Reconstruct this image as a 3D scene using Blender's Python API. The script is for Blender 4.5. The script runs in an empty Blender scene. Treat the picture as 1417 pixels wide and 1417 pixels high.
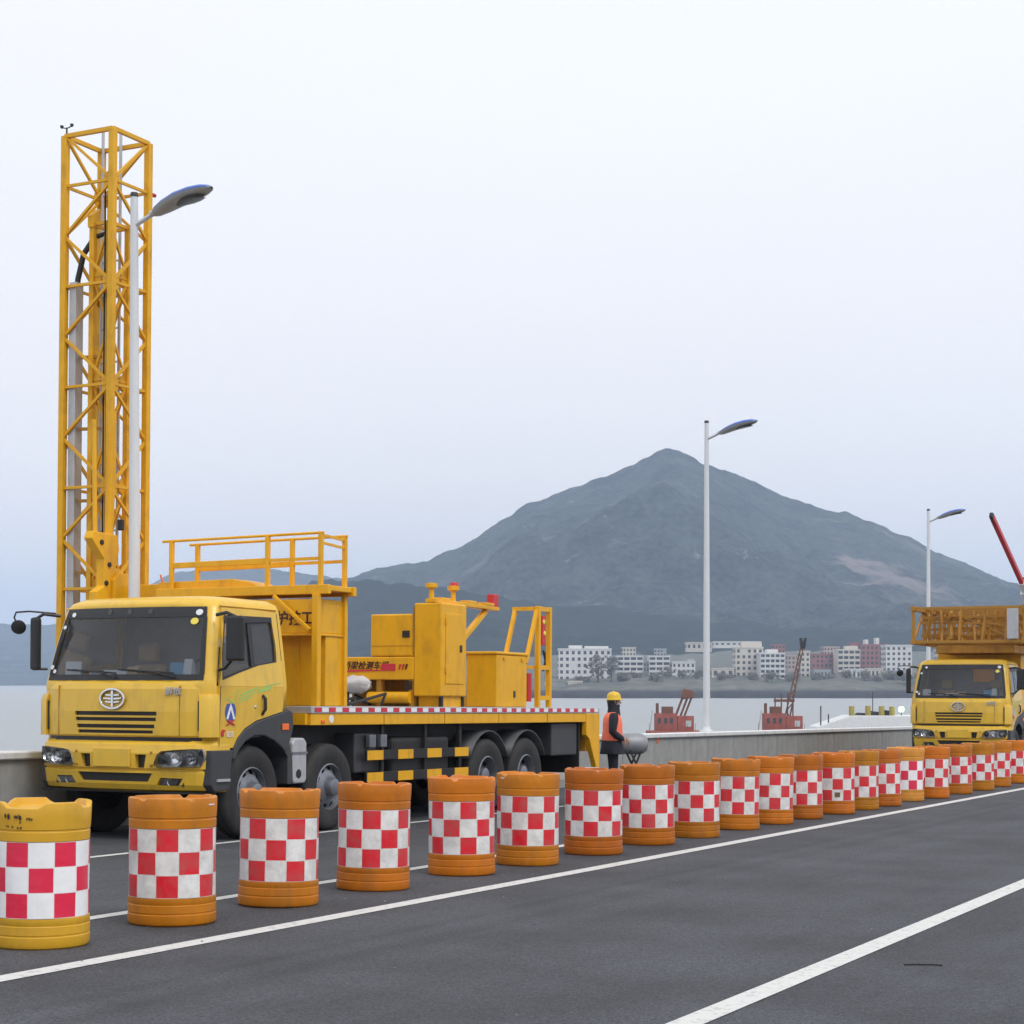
import bpy, bmesh, math, random
from mathutils import Vector, Matrix, noise
random.seed(7)
R = math.radians
PI = math.pi
S = bpy.context.scene
COL = S.collection

# ------------------------------------------------------------------ camera
# horizon and two vanishing points read off the photograph (1417 px square)
F_PX, CX, HORIZON = 2500.4, 708.5, 942.0
PHI, SLOPE, EYE = R(27.1177), R(0.87694), 1.6      # road heading to the view axis, fall of the bridge, eye height
cd = bpy.data.cameras.new('camera'); cam = bpy.data.objects.new('camera', cd); COL.objects.link(cam)
cd.sensor_width = 36; cd.lens = F_PX / 1417 * 36
cd.shift_y = (HORIZON - 708.5) / 1417
cd.clip_end = 30000; cd.clip_start = 0.1
TILT = Matrix.Rotation(SLOPE, 4, 'Y')              # the bridge falls gently towards +X
CAM = TILT @ Vector((0, 0, EYE))
cam.location = CAM
cam.rotation_euler = (R(90), 0, PHI - R(90))
S.camera = cam
FWD = Vector((math.cos(PHI), math.sin(PHI), 0)); RGT = Vector((math.sin(PHI), -math.cos(PHI), 0))
def far(u, v, D):
    """world point seen at pixel u,v at the distance D along the view axis"""
    return CAM + FWD * D + RGT * ((u - CX) / F_PX * D) + Vector((0, 0, -(v - HORIZON) / F_PX * D))

# ------------------------------------------------------------------ sky, sun
SUN_EL, SUN_AZ = R(52), R(-112)      # azimuth of the direction towards the sun in the XY plane
w = bpy.data.worlds.new('World'); S.world = w; w.use_nodes = True
nt = w.node_tree; nt.nodes.clear()
out = nt.nodes.new('ShaderNodeOutputWorld')
sky = nt.nodes.new('ShaderNodeTexSky'); sky.sky_type = 'NISHITA'; sky.sun_disc = False
sky.sun_elevation = SUN_EL; sky.sun_rotation = R(90) - SUN_AZ; sky.dust_density = 5; sky.air_density = 1.5
b1 = nt.nodes.new('ShaderNodeBackground'); b1.inputs[1].default_value = 0.12
nt.links.new(sky.outputs[0], b1.inputs[0])
tc = nt.nodes.new('ShaderNodeTexCoord'); sx = nt.nodes.new('ShaderNodeSeparateXYZ'); nt.links.new(tc.outputs['Generated'], sx.inputs[0])
nz = nt.nodes.new('ShaderNodeTexNoise'); nz.inputs['Scale'].default_value = 2.2; nz.inputs['Detail'].default_value = 4
mp = nt.nodes.new('ShaderNodeMapping'); mp.inputs['Scale'].default_value = (1, 1, 3.2)
nt.links.new(tc.outputs['Generated'], mp.inputs[0]); nt.links.new(mp.outputs[0], nz.inputs['Vector'])
ma = nt.nodes.new('ShaderNodeMath'); ma.operation = 'MULTIPLY_ADD'; ma.inputs[1].default_value = 0.46; ma.inputs[2].default_value = -0.23
nt.links.new(nz.outputs[0], ma.inputs[0])
mb_ = nt.nodes.new('ShaderNodeMath'); mb_.operation = 'ADD'; nt.links.new(sx.outputs['Z'], mb_.inputs[0]); nt.links.new(ma.outputs[0], mb_.inputs[1])
rp = nt.nodes.new('ShaderNodeValToRGB'); nt.links.new(mb_.outputs[0], rp.inputs[0])
e = rp.color_ramp.elements
e[0].position = 0.0; e[0].color = (.92, .88, .87, 1); e[1].position = 0.40; e[1].color = (.915, .925, .96, 1)
m_ = e.new(0.16); m_.color = (.895, .885, .90, 1)
b2 = nt.nodes.new('ShaderNodeBackground'); b2.inputs[1].default_value = 1.10
nt.links.new(rp.outputs[0], b2.inputs[0])
mx = nt.nodes.new('ShaderNodeMixShader'); mx.inputs[0].default_value = 0.97      # a closed layer of cloud over the clear sky
nt.links.new(b1.outputs[0], mx.inputs[1]); nt.links.new(b2.outputs[0], mx.inputs[2]); nt.links.new(mx.outputs[0], out.inputs[0])
sl = bpy.data.lights.new('sun', 'SUN'); sl.energy = 1.5; sl.angle = R(22); sl.color = (1, .96, .9)
so = bpy.data.objects.new('sun', sl); COL.objects.link(so); so.location = (0, -20, 60)
to_sun = Vector((math.cos(SUN_AZ) * math.cos(SUN_EL), math.sin(SUN_AZ) * math.cos(SUN_EL), math.sin(SUN_EL)))
so.rotation_euler = to_sun.to_track_quat('Z', 'Y').to_euler()
vs = S.view_settings; vs.view_transform = 'Standard'; vs.look = 'None'; vs.exposure = 0.12; vs.gamma = 1
S.render.engine = 'CYCLES'; S.cycles.use_denoising = True; S.cycles.max_bounces = 6
S.cycles.volume_bounces = 1; S.cycles.transparent_max_bounces = 12; S.cycles.caustics_reflective = False

# ------------------------------------------------------------------ materials
MATS = {}
def mat(name, c, rough=.5, metal=0., var=.08, scale=6., bump=0., bscale=None, coat=0., dirt=0., dcol=(.10, .075, .05), emit=None, stretch=(1, 1, 1), spec=.5, each=False):
    if name in MATS: return MATS[name]
    m = bpy.data.materials.new(name); m.use_nodes = True; n = m.node_tree.nodes; l = m.node_tree.links
    p = n['Principled BSDF']; p.inputs['Roughness'].default_value = rough; p.inputs['Metallic'].default_value = metal
    p.inputs['Coat Weight'].default_value = coat; p.inputs['Coat Roughness'].default_value = .12; p.inputs['Specular IOR Level'].default_value = spec
    t = n.new('ShaderNodeTexCoord'); mp = n.new('ShaderNodeMapping'); mp.inputs['Scale'].default_value = stretch
    crd = t.outputs['Object']
    if each:      # every copy gets its own wear
        oi = n.new('ShaderNodeObjectInfo'); k_ = n.new('ShaderNodeMath'); k_.operation = 'MULTIPLY'; k_.inputs[1].default_value = 61.0; l.new(oi.outputs['Random'], k_.inputs[0])
        va = n.new('ShaderNodeVectorMath'); va.operation = 'ADD'; l.new(t.outputs['Object'], va.inputs[0]); l.new(k_.outputs[0], va.inputs[1]); crd = va.outputs[0]
    l.new(crd, mp.inputs[0])
    a = n.new('ShaderNodeTexNoise'); a.inputs['Scale'].default_value = scale; a.inputs['Detail'].default_value = 5; a.inputs['Roughness'].default_value = .65
    l.new(mp.outputs[0], a.inputs['Vector'])
    mix = n.new('ShaderNodeMix'); mix.data_type = 'RGBA'
    mix.inputs[6].default_value = (*[max(0, x * (1 - 2 * var)) for x in c], 1); mix.inputs[7].default_value = (*[min(1, x * (1 + 2 * var)) for x in c], 1)
    l.new(a.outputs[0], mix.inputs[0]); src = mix.outputs[2]
    if dirt > 0:
        d = n.new('ShaderNodeTexNoise'); d.inputs['Scale'].default_value = 2.3; d.inputs['Detail'].default_value = 8; d.inputs['Roughness'].default_value = .7
        mp2 = n.new('ShaderNodeMapping'); mp2.inputs['Scale'].default_value = (2.2, 2.2, .8); l.new(crd, mp2.inputs[0]); l.new(mp2.outputs[0], d.inputs['Vector'])
        r = n.new('ShaderNodeMapRange'); r.inputs[1].default_value = .5; r.inputs[2].default_value = .78; r.inputs[4].default_value = dirt
        l.new(d.outputs[0], r.inputs[0])
        mx = n.new('ShaderNodeMix'); mx.data_type = 'RGBA'; mx.inputs[7].default_value = (*dcol, 1)
        l.new(r.outputs[0], mx.inputs[0]); l.new(src, mx.inputs[6]); src = mx.outputs[2]
    if each:
        hv = n.new('ShaderNodeHueSaturation'); q = n.new('ShaderNodeMapRange'); q.inputs[3].default_value = .82; q.inputs[4].default_value = 1.15; l.new(oi.outputs['Random'], q.inputs[0]); l.new(q.outputs[0], hv.inputs['Value'])
        q2 = n.new('ShaderNodeMath'); q2.operation = 'FRACT'; l.new(k_.outputs[0], q2.inputs[0]); q3 = n.new('ShaderNodeMapRange'); q3.inputs[3].default_value = .492; q3.inputs[4].default_value = .512; l.new(q2.outputs[0], q3.inputs[0]); l.new(q3.outputs[0], hv.inputs['Hue'])
        l.new(src, hv.inputs['Color']); src = hv.outputs[0]
    l.new(src, p.inputs['Base Color'])
    rr = n.new('ShaderNodeMapRange'); rr.inputs[3].default_value = max(.02, rough - .1); rr.inputs[4].default_value = min(1, rough + .12)
    l.new(a.outputs[0], rr.inputs[0]); l.new(rr.outputs[0], p.inputs['Roughness'])
    if bump > 0:
        bn = n.new('ShaderNodeTexNoise'); bn.inputs['Scale'].default_value = bscale or scale * 6; bn.inputs['Detail'].default_value = 3
        l.new(mp.outputs[0], bn.inputs['Vector'])
        bb = n.new('ShaderNodeBump'); bb.inputs['Strength'].default_value = bump; bb.inputs['Distance'].default_value = .02
        l.new(bn.outputs[0], bb.inputs['Height']); l.new(bb.outputs[0], p.inputs['Normal'])
    if emit:
        p.inputs['Emission Color'].default_value = (*emit[:3], 1); p.inputs['Emission Strength'].default_value = emit[3]
    MATS[name] = m; return m

M_CAB = mat('cab_yellow_paint', (.76, .47, .040), .34, var=.05, scale=3, coat=.25, dirt=.45, dcol=(.33, .21, .07), bump=.04, bscale=3)
M_EQ = mat('equipment_orange_yellow_paint', (.80, .41, .008), .45, var=.07, scale=4, coat=.05, spec=.35, dirt=.5, dcol=(.34, .15, .03), bump=.05, bscale=5)
M_MAST = mat('mast_yellow_paint', (.76, .40, .014), .48, spec=.35, var=.12, scale=5, dirt=.55, dcol=(.27, .11, .025))
M_OLDY = mat('weathered_mast_yellow_paint', (.42, .20, .02), .6, var=.2, scale=5, dirt=.8, dcol=(.12, .06, .03))
M_BLACK = mat('black_plastic', (.016, .016, .018), .45, var=.2, scale=9)
M_DARK = mat('dark_grey_plastic', (.045, .047, .052), .5, var=.15, scale=8, dirt=.4, dcol=(.09, .08, .07))
M_CHASSIS = mat('chassis_black', (.014, .014, .015), .6, var=.2, scale=6, dirt=.6, dcol=(.035, .03, .026))
M_RUB = mat('tyre_rubber', (.022, .022, .023), .75, var=.2, scale=10, dirt=.7, dcol=(.06, .055, .05), bump=.2, bscale=60)
M_STEEL = mat('grey_steel', (.22, .23, .26), .45, metal=.6, var=.15, scale=9, dirt=.7, dcol=(.07, .065, .06))
M_SILV = mat('brushed_aluminium', (.62, .63, .65), .35, metal=.85, var=.08, scale=8, dirt=.3)
M_GALV = mat('galvanised_metal', (.48, .49, .51), .5, metal=.35, var=.1, scale=7, dirt=.4, dcol=(.2, .18, .17))
M_CHROME = mat('chrome', (.75, .76, .78), .15, metal=1., var=.04)
M_HLH = mat('headlamp_housing_silver', (.42, .43, .45), .3, metal=.5, var=.25, scale=16)
M_WHITE = mat('white_paint', (.76, .77, .78), .4, var=.04, dirt=.15, dcol=(.4, .38, .34))
M_RED = mat('red_paint', (.55, .025, .03), .4, var=.08, dirt=.2)
M_CRIM = mat('red_reflector', (.60, .02, .045), .22, var=.1)
M_WREF = mat('white_reflector', (.80, .81, .83), .25, var=.05)
M_ORL = mat('orange_lens', (.85, .16, .02), .2, var=.05)
M_YLENS = mat('yellow_lens', (.85, .7, .1), .2, var=.05)
M_TAN = mat('tan_seat_fabric', (.48, .34, .20), .85, var=.12)
M_PAPER = mat('paper', (.78, .80, .83), .7, var=.05)
M_BLUEP = mat('blue_plastic', (.10, .33, .55), .5, var=.15)
M_BLUE = mat('badge_blue', (.05, .09, .35), .35, var=.1)
M_GRN = mat('pale_green_print', (.38, .55, .12), .4, var=.15)
M_LAMPB = mat('lamp_blue_shell', (.045, .13, .46), .3, var=.06, coat=.3)
M_LAMPU = mat('lamp_grey_underside', (.36, .36, .35), .4, metal=.2, var=.12)
M_LENSD = mat('lamp_lens', (.05, .05, .05), .12, var=.2)
M_POST = mat('lamp_post_white_paint', (.66, .68, .70), .4, var=.05, scale=3, dirt=.2, dcol=(.45, .43, .40))
M_INT = mat('cab_interior_grey', (.26, .27, .30), .8, var=.12)
M_HIVIS = mat('orange_red_hi_vis_cloth', (.98, .19, .10), .7, var=.06, scale=9, bump=.15, bscale=18)
M_COAT = mat('dark_navy_cloth', (.014, .016, .024), .85, var=.25, scale=9, bump=.2, bscale=20)
M_SKIN = mat('skin', (.40, .22, .15), .5, var=.06)
M_HELM = mat('yellow_helmet_plastic', (.72, .46, .02), .3, var=.05)
M_DRUMG = mat('grey_drum_metal', (.27, .28, .30), .5, metal=.3, var=.12, dirt=.3)
M_SACK = mat('white_woven_sack', (.60, .61, .64), .8, var=.15, scale=5, bump=.5, bscale=10)
M_INK = mat('black_marker_ink', (.03, .02, .02), .7)
M_TXT = mat('dark_red_lettering', (.06, .014, .012), .5)

def glass(name, tint, refl=1.0, veil=0.):
    m = bpy.data.materials.new(name); m.use_nodes = True; n = m.node_tree.nodes; l = m.node_tree.links
    n.remove(n['Principled BSDF']); o = n['Material Output']
    t = n.new('ShaderNodeBsdfTransparent'); t.inputs[0].default_value = (*tint, 1)
    g = n.new('ShaderNodeBsdfGlossy'); g.inputs['Roughness'].default_value = .03; g.inputs[0].default_value = (refl, refl, refl, 1)
    f = n.new('ShaderNodeFresnel'); f.inputs[0].default_value = 1.5
    nn = n.new('ShaderNodeTexNoise'); nn.inputs['Scale'].default_value = 1.5
    bb = n.new('ShaderNodeBump'); bb.inputs['Strength'].default_value = .03; l.new(nn.outputs[0], bb.inputs['Height']); l.new(bb.outputs[0], g.inputs['Normal'])
    x = n.new('ShaderNodeMixShader'); l.new(f.outputs[0], x.inputs[0]); l.new(t.outputs[0], x.inputs[1]); l.new(g.outputs[0], x.inputs[2]); 
    if veil:      # diffuse grey veil; its pale tone stands in for reflected sky
        df = n.new('ShaderNodeBsdfDiffuse'); df.inputs[0].default_value = (.55, .56, .58, 1); dn = n.new('ShaderNodeTexNoise'); dn.inputs['Scale'].default_value = 3; dn.inputs['Detail'].default_value = 6
        dr = n.new('ShaderNodeMapRange'); dr.inputs[3].default_value = veil * .5; dr.inputs[4].default_value = veil * 1.5; l.new(dn.outputs[0], dr.inputs[0])
        y = n.new('ShaderNodeMixShader'); l.new(dr.outputs[0], y.inputs[0]); l.new(x.outputs[0], y.inputs[1]); l.new(df.outputs[0], y.inputs[2]); l.new(y.outputs[0], o.inputs[0])
    else: l.new(x.outputs[0], o.inputs[0])
    return m
M_WS = glass('windscreen_glass', (.78, .81, .84), veil=.03); M_SG = glass('tinted_side_glass', (.50, .53, .56), veil=.05); M_LENS = glass('clear_lens', (.92, .93, .95))

# ------------------------------------------------------------------ mesh helpers
class MB:
    def __init__(s): s.v = []; s.f = []
    def poly(s, pts, faces):
        b = len(s.v); s.v += [tuple(p) for p in pts]; s.f += [tuple(b + i for i in f) for f in faces]; return s
    def box(s, x0, x1, y0, y1, z0, z1):
        return s.poly([(x0, y0, z0), (x1, y0, z0), (x1, y1, z0), (x0, y1, z0), (x0, y0, z1), (x1, y0, z1), (x1, y1, z1), (x0, y1, z1)],
                      [(0, 3, 2, 1), (4, 5, 6, 7), (0, 1, 5, 4), (1, 2, 6, 5), (2, 3, 7, 6), (3, 0, 4, 7)])
    def bar(s, p, q, a, b=None):
        b = b or a; p = Vector(p); q = Vector(q); d = (q - p).normalized()
        up = Vector((0, 0, 1)) if abs(d.z) < .95 else Vector((1, 0, 0))
        sx = d.cross(up).normalized() * a / 2; sy = sx.normalized().cross(d) * b / 2
        return s.poly([c + o for c in (p, q) for o in (-sx - sy, sx - sy, sx + sy, -sx + sy)],
                      [(3, 2, 1, 0), (4, 5, 6, 7), (0, 1, 5, 4), (1, 2, 6, 5), (2, 3, 7, 6), (3, 0, 4, 7)])
    def tube(s, pts, rad, n=10, caps=True):
        pts = [Vector(p) for p in pts]; k = len(pts); rads = rad if isinstance(rad, (list, tuple)) else [rad] * k; base = len(s.v); prev = None
        for i, p in enumerate(pts):
            d = (pts[min(i + 1, k - 1)] - pts[max(i - 1, 0)]).normalized()
            if prev is None:
                up = Vector((0, 0, 1)) if abs(d.z) < .9 else Vector((1, 0, 0)); a = d.cross(up).normalized()
            else: a = (prev - d * prev.dot(d)).normalized()
            prev = a; b = d.cross(a)
            for j in range(n):
                t = 2 * PI * j / n; s.v.append(tuple(p + (a * math.cos(t) + b * math.sin(t)) * rads[i]))
        for i in range(k - 1):
            for j in range(n):
                s.f.append((base + i * n + j, base + i * n + (j + 1) % n, base + (i + 1) * n + (j + 1) % n, base + (i + 1) * n + j))
        if caps:
            s.f.append(tuple(base + j for j in reversed(range(n)))); s.f.append(tuple(base + (k - 1) * n + j for j in range(n)))
        return s
    def lathe(s, prof, n=32, axis='Z', c=(0, 0, 0), skip=None):
        base = len(s.v); k = len(prof)
        for r, h in prof:
            for j in range(n):
                t = 2 * PI * j / n; a, b = r * math.cos(t), r * math.sin(t)
                p = (a, b, h) if axis == 'Z' else ((a, h, b) if axis == 'Y' else (h, a, b))
                s.v.append((p[0] + c[0], p[1] + c[1], p[2] + c[2]))
        for i in range(k - 1):
            for j in range(n):
                if skip and skip(i, j): continue
                s.f.append((base + i * n + j, base + i * n + (j + 1) % n, base + (i + 1) * n + (j + 1) % n, base + (i + 1) * n + j))
        return s
    def prism(s, poly, axis, a, b):
        n = len(poly)
        def P(u, v, t): return {'X': (t, u, v), 'Y': (u, t, v), 'Z': (u, v, t)}[axis]
        return s.poly([P(u, v, t) for t in (a, b) for u, v in poly],
                      [tuple(range(n)), tuple(reversed(range(n, 2 * n)))] + [(i, n + i, n + (i + 1) % n, (i + 1) % n) for i in range(n)])
    def loft(s, rings, caps=True):
        base = len(s.v); n = len(rings[0])
        for r in rings: s.v += [tuple(p) for p in r]
        for i in range(len(rings) - 1):
            for j in range(n): s.f.append((base + i * n + j, base + i * n + (j + 1) % n, base + (i + 1) * n + (j + 1) % n, base + (i + 1) * n + j))
        if caps:
            s.f.append(tuple(base + j for j in reversed(range(n)))); s.f.append(tuple(base + (len(rings) - 1) * n + j for j in range(n)))
        return s
    def mesh(s, name, smooth=False):
        me = bpy.data.meshes.new(name); me.from_pydata(s.v, [], s.f)
        bm = bmesh.new(); bm.from_mesh(me); bmesh.ops.recalc_face_normals(bm, faces=bm.faces); bm.to_mesh(me); bm.free()
        if smooth: me.polygons.foreach_set('use_smooth', [True] * len(me.polygons)); me.set_sharp_from_angle(angle=R(smooth if smooth is not True else 38))
        me.update(); return me

def link(name, me, m, parent=None, bevel=0., smooth=False):
    o = bpy.data.objects.new(name, me); COL.objects.link(o)
    if m and not me.materials: me.materials.append(m)
    if parent: o.parent = parent
    if bevel:
        b = o.modifiers.new('bevel', 'BEVEL'); b.width = bevel; b.segments = 2; b.limit_method = 'ANGLE'; b.angle_limit = R(40); b.harden_normals = False
    return o
def part(name, mb, m, parent=None, bevel=0., smooth=False): return link(name, mb.mesh(name, smooth), m, parent, bevel)
UNIT = {}
def bar_part(name, p, q, a, b, m, parent):
    """a straight member: shared unit bar, stretched between two points"""
    if m.name not in UNIT:
        me = MB().box(-.5, .5, -.5, .5, -.5, .5).mesh('bar'); me.materials.append(m); UNIT[m.name] = me
    o = bpy.data.objects.new(name, UNIT[m.name]); COL.objects.link(o); o.parent = parent
    p = Vector(p); q = Vector(q); d = q - p
    o.matrix_basis = Matrix.Translation((p + q) / 2) @ d.to_track_quat('Z', 'Y').to_matrix().to_4x4() @ Matrix.Diagonal((a, b, d.length, 1))
    return o
def tag(o, label=None, cat=None, group=None, kind=None):
    if label: o['label'] = label
    if cat: o['category'] = cat
    if group: o['group'] = group
    if kind: o['kind'] = kind
    return o
ON_BRIDGE = []
def thing(name, loc, label, cat, group=None, rz=0, bridge=True):
    o = bpy.data.objects.new(name, None); COL.objects.link(o); o.location = loc; o.rotation_euler.z = rz; o.empty_display_size = .2
    tag(o, label, cat, group)
    if bridge: ON_BRIDGE.append(o)
    return o
def copy_tree(o, parent=None):
    c = o.copy(); COL.objects.link(c); c.parent = parent
    for ch in list(o.children): copy_tree(ch, c)
    return c
def cut(o, cutters):
    """subtract closed boxes from a closed mesh object"""
    c = bpy.data.objects.new('cutter', cutters.mesh('cutter')); COL.objects.link(c); c.parent = o.parent
    m = o.modifiers.new('cut', 'BOOLEAN'); m.operation = 'DIFFERENCE'; m.object = c; m.solver = 'EXACT'
    bpy.context.view_layer.update(); dg = bpy.context.evaluated_depsgraph_get()
    me = bpy.data.meshes.new_from_object(o.evaluated_get(dg)); o.modifiers.clear(); o.data = me
    bpy.data.objects.remove(c); return o
def text_mesh(body, size, m, parent, mtx, name='lettering', extrude=.002, shear=0., bold=0.):
    c = bpy.data.curves.new('lettering', 'FONT'); c.body = body; c.size = size; c.extrude = extrude; c.shear = shear; c.offset = bold; c.resolution_u = 3; c.fill_mode = 'BOTH'
    t = bpy.data.objects.new('lettering_curve', c); COL.objects.link(t); bpy.context.view_layer.update()
    me = bpy.data.meshes.new_from_object(t.evaluated_get(bpy.context.evaluated_depsgraph_get())); bpy.data.objects.remove(t)
    me.materials.clear(); o = link(name, me, m, parent); o.matrix_basis = mtx; return o
FACE_Y = Matrix(((1, 0, 0, 0), (0, 0, -1, 0), (0, 1, 0, 0), (0, 0, 0, 1)))          # text plane facing -Y
FACE_X = Matrix(((0, 0, -1, 0), (-1, 0, 0, 0), (0, 1, 0, 0), (0, 0, 0, 1)))        # text plane facing -X, running towards -Y

# ================================================================== THE SETTING
SEA_Z = CAM.z - 9.0
def node_mat(name):
    m = bpy.data.materials.new(name); m.use_nodes = True; return m, m.node_tree.nodes, m.node_tree.links, m.node_tree.nodes['Principled BSDF']
# asphalt
m, n, l, p = node_mat('asphalt'); M_ASPH = m
t = n.new('ShaderNodeTexCoord')
v1 = n.new('ShaderNodeTexVoronoi'); v1.inputs['Scale'].default_value = 85; l.new(t.outputs['Object'], v1.inputs['Vector'])
n1 = n.new('ShaderNodeTexNoise'); n1.inputs['Scale'].default_value = .8; n1.inputs['Detail'].default_value = 8; l.new(t.outputs['Object'], n1.inputs['Vector'])
mp = n.new('ShaderNodeMapping'); mp.inputs['Scale'].default_value = (.035, 2.2, 1); l.new(t.outputs['Object'], mp.inputs[0])
n2 = n.new('ShaderNodeTexNoise'); n2.inputs['Scale'].default_value = 1.0; n2.inputs['Detail'].default_value = 6; n2.inputs['Roughness'].default_value = .6; l.new(mp.outputs[0], n2.inputs['Vector'])
c1 = n.new('ShaderNodeMix'); c1.data_type = 'RGBA'; c1.inputs[6].default_value = (.024, .026, .031, 1); c1.inputs[7].default_value = (.076, .080, .092, 1)
sep = n.new('ShaderNodeSeparateColor'); l.new(v1.outputs['Color'], sep.inputs[0]); l.new(sep.outputs[0], c1.inputs[0])
c2 = n.new('ShaderNodeMix'); c2.data_type = 'RGBA'; c2.blend_type = 'MULTIPLY'; c2.inputs[0].default_value = 1
r1 = n.new('ShaderNodeMapRange'); r1.inputs[1].default_value = .3; r1.inputs[2].default_value = .7; r1.inputs[3].default_value = .66; r1.inputs[4].default_value = 1.22; l.new(n1.outputs[0], r1.inputs[0])
l.new(c1.outputs[2], c2.inputs[6]); l.new(r1.outputs[0], c2.inputs[7])
c3 = n.new('ShaderNodeMix'); c3.data_type = 'RGBA'; c3.blend_type = 'MULTIPLY'; c3.inputs[0].default_value = 1
r2 = n.new('ShaderNodeMapRange'); r2.inputs[1].default_value = .34; r2.inputs[2].default_value = .6; r2.inputs[3].default_value = .86; r2.inputs[4].default_value = 1.04; l.new(n2.outputs[0], r2.inputs[0])
l.new(c2.outputs[2], c3.inputs[6]); l.new(r2.outputs[0], c3.inputs[7])
# two rubbed-in tyre tracks along the near lane
sy = n.new('ShaderNodeSeparateXYZ'); l.new(t.outputs['Object'], sy.inputs[0]); trk = None
for y_, wd_ in ((6.50, .07), (6.14, .10)):
    q1 = n.new('ShaderNodeMath'); q1.operation = 'SUBTRACT'; l.new(sy.outputs['Y'], q1.inputs[0]); q1.inputs[1].default_value = y_
    q2 = n.new('ShaderNodeMath'); q2.operation = 'ABSOLUTE'; l.new(q1.outputs[0], q2.inputs[0])
    q3 = n.new('ShaderNodeMapRange'); q3.inputs[1].default_value = wd_ * .3; q3.inputs[2].default_value = wd_ * 1.6; q3.inputs[3].default_value = .62; q3.inputs[4].default_value = 1.0; l.new(q2.outputs[0], q3.inputs[0])
    if trk is None: trk = q3
    else:
        q4 = n.new('ShaderNodeMath'); q4.operation = 'MULTIPLY'; l.new(trk.outputs[0], q4.inputs[0]); l.new(q3.outputs[0], q4.inputs[1]); trk = q4
wob = n.new('ShaderNodeMix'); wob.data_type = 'FLOAT'; l.new(n1.outputs[0], wob.inputs[0]); l.new(trk.outputs[0], wob.inputs[2]); wob.inputs[3].default_value = 1.0
c4 = n.new('ShaderNodeMix'); c4.data_type = 'RGBA'; c4.blend_type = 'MULTIPLY'; c4.inputs[0].default_value = 1
l.new(c3.outputs[2], c4.inputs[6]); l.new(wob.outputs[0], c4.inputs[7]); l.new(c4.outputs[2], p.inputs['Base Color'])
p.inputs['Roughness'].default_value = .82
bb = n.new('ShaderNodeBump'); bb.inputs['Strength'].default_value = .5; bb.inputs['Distance'].default_value = .006; l.new(v1.outputs['Distance'], bb.inputs['Height']); l.new(bb.outputs[0], p.inputs['Normal'])
# road paint, worn through to the stone here and there
m, n, l, p = node_mat('road_paint'); M_LINE = m
t = n.new('ShaderNodeTexCoord'); a = n.new('ShaderNodeTexNoise'); a.inputs['Scale'].default_value = 14; a.inputs['Detail'].default_value = 9; a.inputs['Roughness'].default_value = .75; l.new(t.outputs['Object'], a.inputs['Vector'])
rp = n.new('ShaderNodeValToRGB'); l.new(a.outputs[0], rp.inputs[0]); e = rp.color_ramp.elements
e[0].position = .30; e[0].color = (.22, .22, .22, 1); e[1].position = .48; e[1].color = (.62, .62, .595, 1)
l.new(rp.outputs[0], p.inputs['Base Color']); p.inputs['Roughness'].default_value = .6
# concrete
m, n, l, p = node_mat('weathered_concrete'); M_CONC = m
t = n.new('ShaderNodeTexCoord'); a = n.new('ShaderNodeTexNoise'); a.inputs['Scale'].default_value = 3; a.inputs['Detail'].default_value = 9; a.inputs['Roughness'].default_value = .7; l.new(t.outputs['Object'], a.inputs['Vector'])
mp = n.new('ShaderNodeMapping'); mp.inputs['Scale'].default_value = (3.5, 3.5, .25); l.new(t.outputs['Object'], mp.inputs[0])
b = n.new('ShaderNodeTexNoise'); b.inputs['Scale'].default_value = 1.6; b.inputs['Detail'].default_value = 6; l.new(mp.outputs[0], b.inputs['Vector'])
c1 = n.new('ShaderNodeMix'); c1.data_type = 'RGBA'; c1.inputs[6].default_value = (.20, .20, .195, 1); c1.inputs[7].default_value = (.42, .42, .41, 1); l.new(a.outputs[0], c1.inputs[0])
c2 = n.new('ShaderNodeMix'); c2.data_type = 'RGBA'; c2.blend_type = 'MULTIPLY'; c2.inputs[0].default_value = 1
r2 = n.new('ShaderNodeMapRange'); r2.inputs[1].default_value = .3; r2.inputs[2].default_value = .65; r2.inputs[3].default_value = .86; r2.inputs[4].default_value = 1.03; l.new(b.outputs[0], r2.inputs[0])
l.new(c1.outputs[2], c2.inputs[6]); l.new(r2.outputs[0], c2.inputs[7]); l.new(c2.outputs[2], p.inputs['Base Color']); p.inputs['Roughness'].default_value = .85
bb = n.new('ShaderNodeBump'); bb.inputs['Strength'].default_value = .25; bb.inputs['Distance'].default_value = .01; l.new(a.outputs[0], bb.inputs['Height']); l.new(bb.outputs[0], p.inputs['Normal'])
M_COPE = mat('pale_coping_paint', (.66, .67, .67), .6, var=.08, scale=4, dirt=.5, dcol=(.33, .32, .30), bump=.1)

X0, X1 = -25., 150.
o = part('bridge_deck', MB().box(X0, X1, -9.2, 15.72, -1.3, -.02), M_CONC); tag(o, kind='structure'); ON_BRIDGE.append(o)
o = part('road', MB().poly([(X0, -9.2, 0), (X1, -9.2, 0), (X1, 15.2, 0), (X0, 15.2, 0)], [(0, 1, 2, 3)]), M_ASPH); tag(o, kind='structure'); ON_BRIDGE.append(o)
def stripe(yc, wd, x0=X0, x1=X1):
    mb = MB(); k = 120; pts = []; fc = []
    for i in range(k + 1):
        x = x0 + (x1 - x0) * i / k; j = .006 * noise.noise(Vector((x * .8, yc, 0)))
        pts += [(x, yc - wd / 2 + j, .004), (x, yc + wd / 2 + j, .004)]
    for i in range(k): fc.append((2 * i, 2 * i + 2, 2 * i + 3, 2 * i + 1))
    o = part('road_marking', mb.poly(pts, fc), M_LINE); tag(o, kind='structure'); ON_BRIDGE.append(o)
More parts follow.
